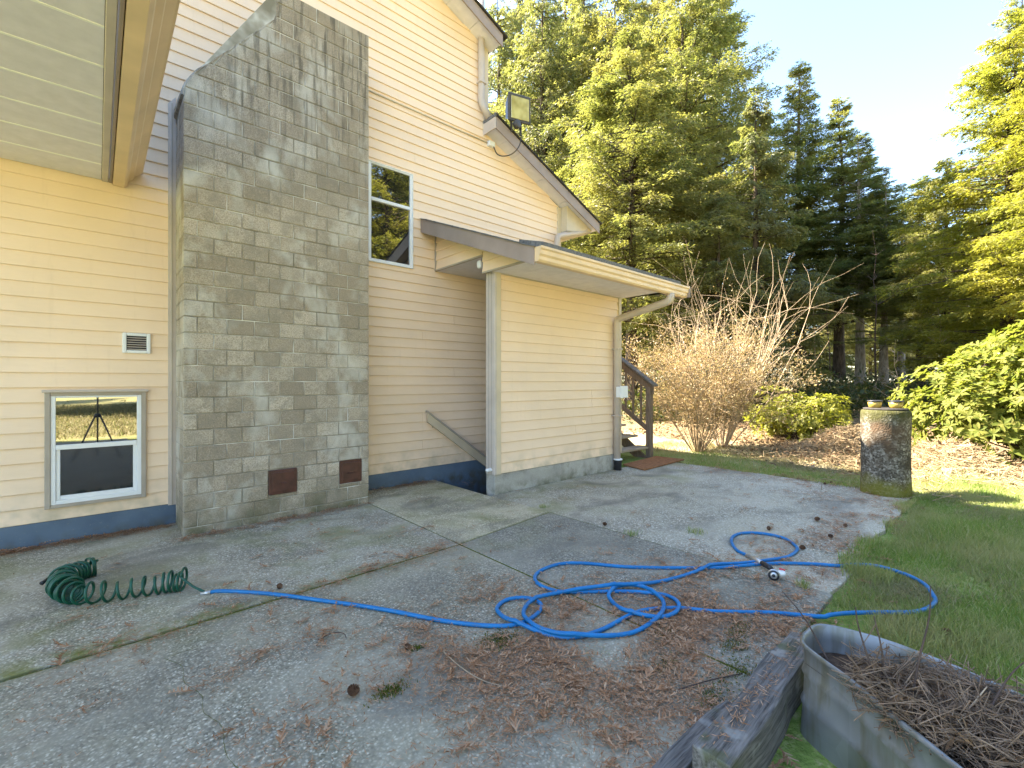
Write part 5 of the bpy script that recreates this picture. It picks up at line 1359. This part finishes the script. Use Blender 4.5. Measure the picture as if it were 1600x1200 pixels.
def make_litter():
    r = np.random.default_rng(81); kinds = [frond(r) for _ in range(12)]
    pts = []
    def add(n, poly_c, spread):
        for _ in range(n):
            pts.append((r.normal(poly_c[0], spread[0]), r.normal(poly_c[1], spread[1])))
    add(480, (2.45, 1.25), (.58, .36)); add(260, (1.75, 1.2), (.40, .36)); add(120, (1.25, 1.7), (.35, .35)); add(230, (2.9, 1.3), (.5, .38)); add(120, (1.6, 1.8), (.28, .25)); add(90, (1.9, 2.1), (.45, .25))
    add(70, (1.0, 2.3), (.7, .6)); add(50, (.8, 2.6), (.6, .3)); add(150, (4.3, 1.15), (.8, .22)); add(140, (5.6, 1.1), (1.0, .2)); add(100, (6.6, 1.5), (.6, .5)); add(35, (5.2, 2.4), (1.2, .8)); add(25, (3.0, 3.6), (1.5, .8))
    pts = [p for p in pts if math.sin(p[0]*6.1+p[1]*3.3)+math.sin(p[1]*8.7-p[0]*4.1)+r.normal(0, .5) > -.55]
    for _ in range(70): pts.append((r.uniform(-.8, 2.3), r.uniform(2, 5.3)))
    for _ in range(130):    # along the foot of the house wall and chimney
        x = r.uniform(-.9, .55); pts.append((x, 5.57-abs(r.normal(0, .03))))
    for _ in range(70): pts.append((r.uniform(.55, 2.3), 5.01-abs(r.normal(0, .035))))
    for _ in range(50): pts.append((r.uniform(2.4, 3.4), 5.56-abs(r.normal(0, .03))))
    for _ in range(160): pts.append((7.5+r.normal(0, .25), r.uniform(1, 3.9)))
    for _ in range(55): t_ = r.uniform(0, 1); pts.append((-.2+2.5*t_, 3.17+.08*t_+r.normal(0, .05)))
    V = []; Fc = []; o_ = 0
    for (x, y) in pts:
        if 1.0 < x < 2.65 and .64 < y < .79:
            continue
        elif y < .62 and x < 2.45: continue
        else: zb = .010+abs(r.normal(0, .004)) if y > .84 and x < 7.5 else float(ground_z(x, y))+.02
        v, f = kinds[r.integers(12)]; a = r.uniform(0, 6.28); s_ = r.uniform(.5, 1.35); c, s = math.cos(a), math.sin(a); tilt = r.normal(0, .04)
        w = np.stack([(v[:, 0]*c-v[:, 1]*s)*s_+x, (v[:, 0]*s+v[:, 1]*c)*s_+y, v[:, 2]*s_+zb+np.abs(v[:, 0]*tilt)], 1)
        V.append(w); Fc.append(f+o_); o_ += len(w)
    o = link('fallen_fronds', mesh_np('fallen_fronds', np.concatenate(V), np.concatenate(Fc), 4), M['litter'], None, None, 'stuff'); tag(o, 'reddish brown fallen cedar fronds scattered over the patio', 'litter')
    # broken bits and needles
    n = 60000
    i = r.integers(0, len(pts), n); P = np.array(pts)[i]; x = P[:, 0]+r.normal(0, .09, n); y = P[:, 1]+r.normal(0, .07, n)
    ok = ~((x > .5) & (x < 2.4) & (y > 5.02)) & (y < 5.58) & ~((y < .64) & (x < 2.5)) & (x < 8.2) & ~((x > 1.45) & (x < 2.65) & (((y > .62) & (y < .675)) | ((y > .75) & (y < .80))))
    x, y = x[ok], y[ok]; n = len(x); onb = (x > 1.55) & (x < 2.58) & (y > .675) & (y < .75)
    z = np.where(onb, .161, np.where((y > .84) & (x < 7.5), .0105, ground_z(x, y)+.015))+r.uniform(0, .005, n)
    a = r.uniform(0, 6.28, n); v, f = leaf_quads(np.stack([x, y, z], 1), unit(np.stack([np.cos(a), np.sin(a), r.normal(0, .12, n)], 1)), unit(r.normal(0, .25, (n, 3))+np.array([0, 0, 1.])), r.uniform(.012, .045, n), r.uniform(.0018, .005, n))
    o = link('needle_litter', mesh_np('needle_litter', v, f, 4), M['litter'], None, None, 'stuff'); tag(o, 'fine brown needle crumbs between the fallen fronds', 'litter')
    # moss cushions
    V = []; Fc = []; o_ = 0
    for (px, py, sp, nn) in [(610, 1082, .035, 500), (785, 1005, .05, 500), (650, 1015, .02, 200), (1155, 985, .05, 400), (1145, 1010, .05, 300), (1150, 1050, .06, 400), (1040, 990, .05, 350), (1040, 1040, .04, 250), (770, 1000, .05, 300), (1110, 1090, .05, 300)]:
        cx, cy = plan(px, py); x = r.normal(cx, sp*1.3, nn); y = r.normal(cy, sp*.6, nn); z = np.full(nn, .004)
        v, f = leaf_quads(np.stack([x, y, z], 1), unit(r.normal(0, .6, (nn, 3))+np.array([0, 0, 1.])), unit(r.normal(0, 1, (nn, 3))), r.uniform(.008, .02, nn), r.uniform(.003, .006, nn)); V.append(v); Fc.append(f+o_); o_ += len(v)
    o = link('moss_tufts', mesh_np('moss_tufts', np.concatenate(V), np.concatenate(Fc), 4), M['moss'], None, None, 'stuff'); tag(o, 'green moss cushions on the patio concrete', 'moss')
    # twigs
    for i, (pp, lb) in enumerate([([(684, 1008), (705, 1032), (735, 1055), (765, 1068), (800, 1073)], 'long pale curved twig on the patio among fronds'), ([(497, 1000), (520, 991), (537, 992), (541, 998)], 'short dark bent twig on bare concrete'), ([(1060, 1078), (1110, 1065), (1160, 1055)], 'thin dark twig beside the moss near the timber')]):
        P = catmull([(*plan(x, y, .012), .014+.006*math.sin(k)) for k, (x, y) in enumerate(pp)], 6)
        t_ = tube('twig', P, [.0035-.0015*k/len(P) for k in range(len(P))], M['twig_pale'] if i == 0 else M['twig_dark'], None, 6); tag(t_, lb, 'twig', 'twigs on the patio')
    # cones
    def cone_mesh():
        v = []; f = []
        n = 70
        for k in range(n):
            t_ = (k+.5)/n; a = k*2.39996; z = t_*.062; rad = .024*math.sin(math.pi*(t_*.82+.12))**.8
            c, s = math.cos(a), math.sin(a); i = len(v)
            for (dr, dt, dz) in ((-.012, -.006, .004), (-.012, .006, .004), (.004, .0065, .005), (.007, 0, .003), (.004, -.0065, .005), (-.002, 0, -.005)):
                rr = rad+dr; v.append((rr*c-dt*s, rr*s+dt*c, z+dz))
            f += [(i, i+1, i+2, i+3), (i, i+3, i+4), (i, i+4, i+3, i+5), (i+1, i+5, i+3, i+2)]
        return mesh_pd('fir_cone', v, f)
    cm = cone_mesh(); cm.materials.append(M['cone'])
    cones = [((545, 1086), 1.2, 'fir cone alone on bare concrete near the bottom edge'), ((434, 920), .9, 'small cone touching the straight run of blue hose'), ((948, 822), .9, 'cone on the slab joint left of the weeds'), ((1202, 830), .9, 'cone just behind the small hose loop'), ((1258, 860), 1.0, 'cone beside the right side of the small hose loop'), ((1273, 815), 1.1, 'larger cone in front of the concrete pillar'), ((1302, 842), .9, 'cone between the pillar and the grass tuft'), ((1322, 824), .9, 'small cone close to the lawn edge'), ((1288, 758), .8, 'left cone of two near the far patio edge'), ((1297, 756), .8, 'right cone of two near the far patio edge'), ((1488, 1000), 1.0, 'dark cone lying in the grass behind the tank'), ((633, 1015), .8, 'dark cone half buried in fronds left of the pale twig')]
    for (p, s_, lb) in cones:
        x, y = plan(*p); z = .018 if not (y < .84 and x > 2.3) else .03
        o = link('fir_cone', cm, None); o.location = (x, y, z*s_+.004); o.rotation_euler = (R(80), 0, r.uniform(0, 6.28)); s_ *= .68; o.scale = (s_,)*3; tag(o, lb, 'cone', 'cones on the patio')
make_litter()

# dead brush standing in the tank, spindly stems, green sprig at the picture edge
def tank_brush():
    r = np.random.default_rng(91); n = 5000
    x = r.normal(2.03, .17, n); y = r.normal(.08, .22, n); ok = ((x-2.07)/.235)**2+((y-.08)/.35)**2 < 1; x, y = x[ok], y[ok]; n = len(x)
    p = np.stack([x, y, .285+r.uniform(0, .09, n)*r.uniform(.3, 1.6, n)], 1); d = unit(r.normal(0, 1, (n, 3))*np.array([1, 1, .45])); L = r.uniform(.05, .17, n)
    v, f = prisms(p-d*L[:, None]*.5, p+d*L[:, None]*.5, np.full(n, .0022), np.full(n, .0011))
    o = link('dead_stems', mesh_np('dead_stems', v, f, 4), M['twig_mid'], None, None, 'stuff'); tag(o, 'tangle of dead stems filling the tank', 'brush')
    n = 1600; x = r.normal(2.03, .17, n); y = r.normal(.08, .22, n); ok = ((x-2.07)/.235)**2+((y-.08)/.35)**2 < 1; x, y = x[ok], y[ok]; n = len(x)
    v, f = leaf_quads(np.stack([x, y, .30+r.uniform(0, .07, n)], 1), unit(r.normal(0, 1, (n, 3))*np.array([1, 1, .4])), unit(r.normal(0, .6, (n, 3))+np.array([0, 0, 1.])), r.uniform(.02, .07, n), r.uniform(.005, .014, n))
    o = link('dead_leaves', mesh_np('dead_leaves', v, f, 4), M['litter_dark'], None, None, 'stuff'); tag(o, 'dead brown leaves in the tank', 'litter')
    stems = [([(2.02, .33, .30), (2.00, .36, .42), (2.04, .40, .52), (2.05, .41, .58)], 'dark upright stem at the left of the tank'), ([(2.06, .34, .30), (2.03, .33, .45), (2.07, .36, .56)], 'second dark upright stem at the left of the tank'),
             ([(1.98, .25, .30), (2.06, .24, .44), (2.14, .22, .58), (2.18, .22, .68)], 'long slanting dark stem crossing the tank rim'), ([(1.95, .10, .30), (2.10, .06, .40), (2.22, .02, .46), (2.30, -.04, .52)], 'arching dark twig over the right side of the tank'),
             ([(2.10, .5, .31), (2.22, .62, .40), (2.33, .74, .44)], 'thin twig leaning over the tank tip towards the hose'), ([(1.9, .16, .32), (1.98, .13, .36), (2.12, .08, .42)], 'pale dead stalk across the tank')]
    for i, (P, lb) in enumerate(stems):
        Q = catmull(P, 6); t_ = tube('dead_stem', Q, [.0042-.0026*k/len(Q) for k in range(len(Q))], M['twig_dark'] if i != 5 else M['twig_pale'], None, 6); tag(t_, lb, 'stem', 'stems growing from the tank')
        rr = random.Random(i)
    e_ = empty('conifer_seedling', (2.33, -.06, .0), 'small green conifer seedling beside the tank at the right picture edge', 'seedling')
    n = 900; h = r.uniform(0, 1, n); rad = .13*(1-h)+.02; a = r.uniform(0, 6.28, n)
    p = np.stack([2.36+np.cos(a)*rad*r.uniform(.2, 1, n), -.07+np.sin(a)*rad*r.uniform(.2, 1, n), .12+h*.40], 1)
    v, f = leaf_quads(p, unit(np.stack([np.cos(a), np.sin(a), .5+0*a], 1)+r.normal(0, .3, (n, 3))), unit(r.normal(0, 1, (n, 3))), r.uniform(.02, .045, n), r.uniform(.003, .006, n))
    o = link('needles', mesh_np('needles', v, f, 4), M['grass'], e_)
    tube('stem', [(2.36, -.07, 0), (2.36, -.07, .5)], [.008, .002], M['twig_dark'], e_, 6)
tank_brush()
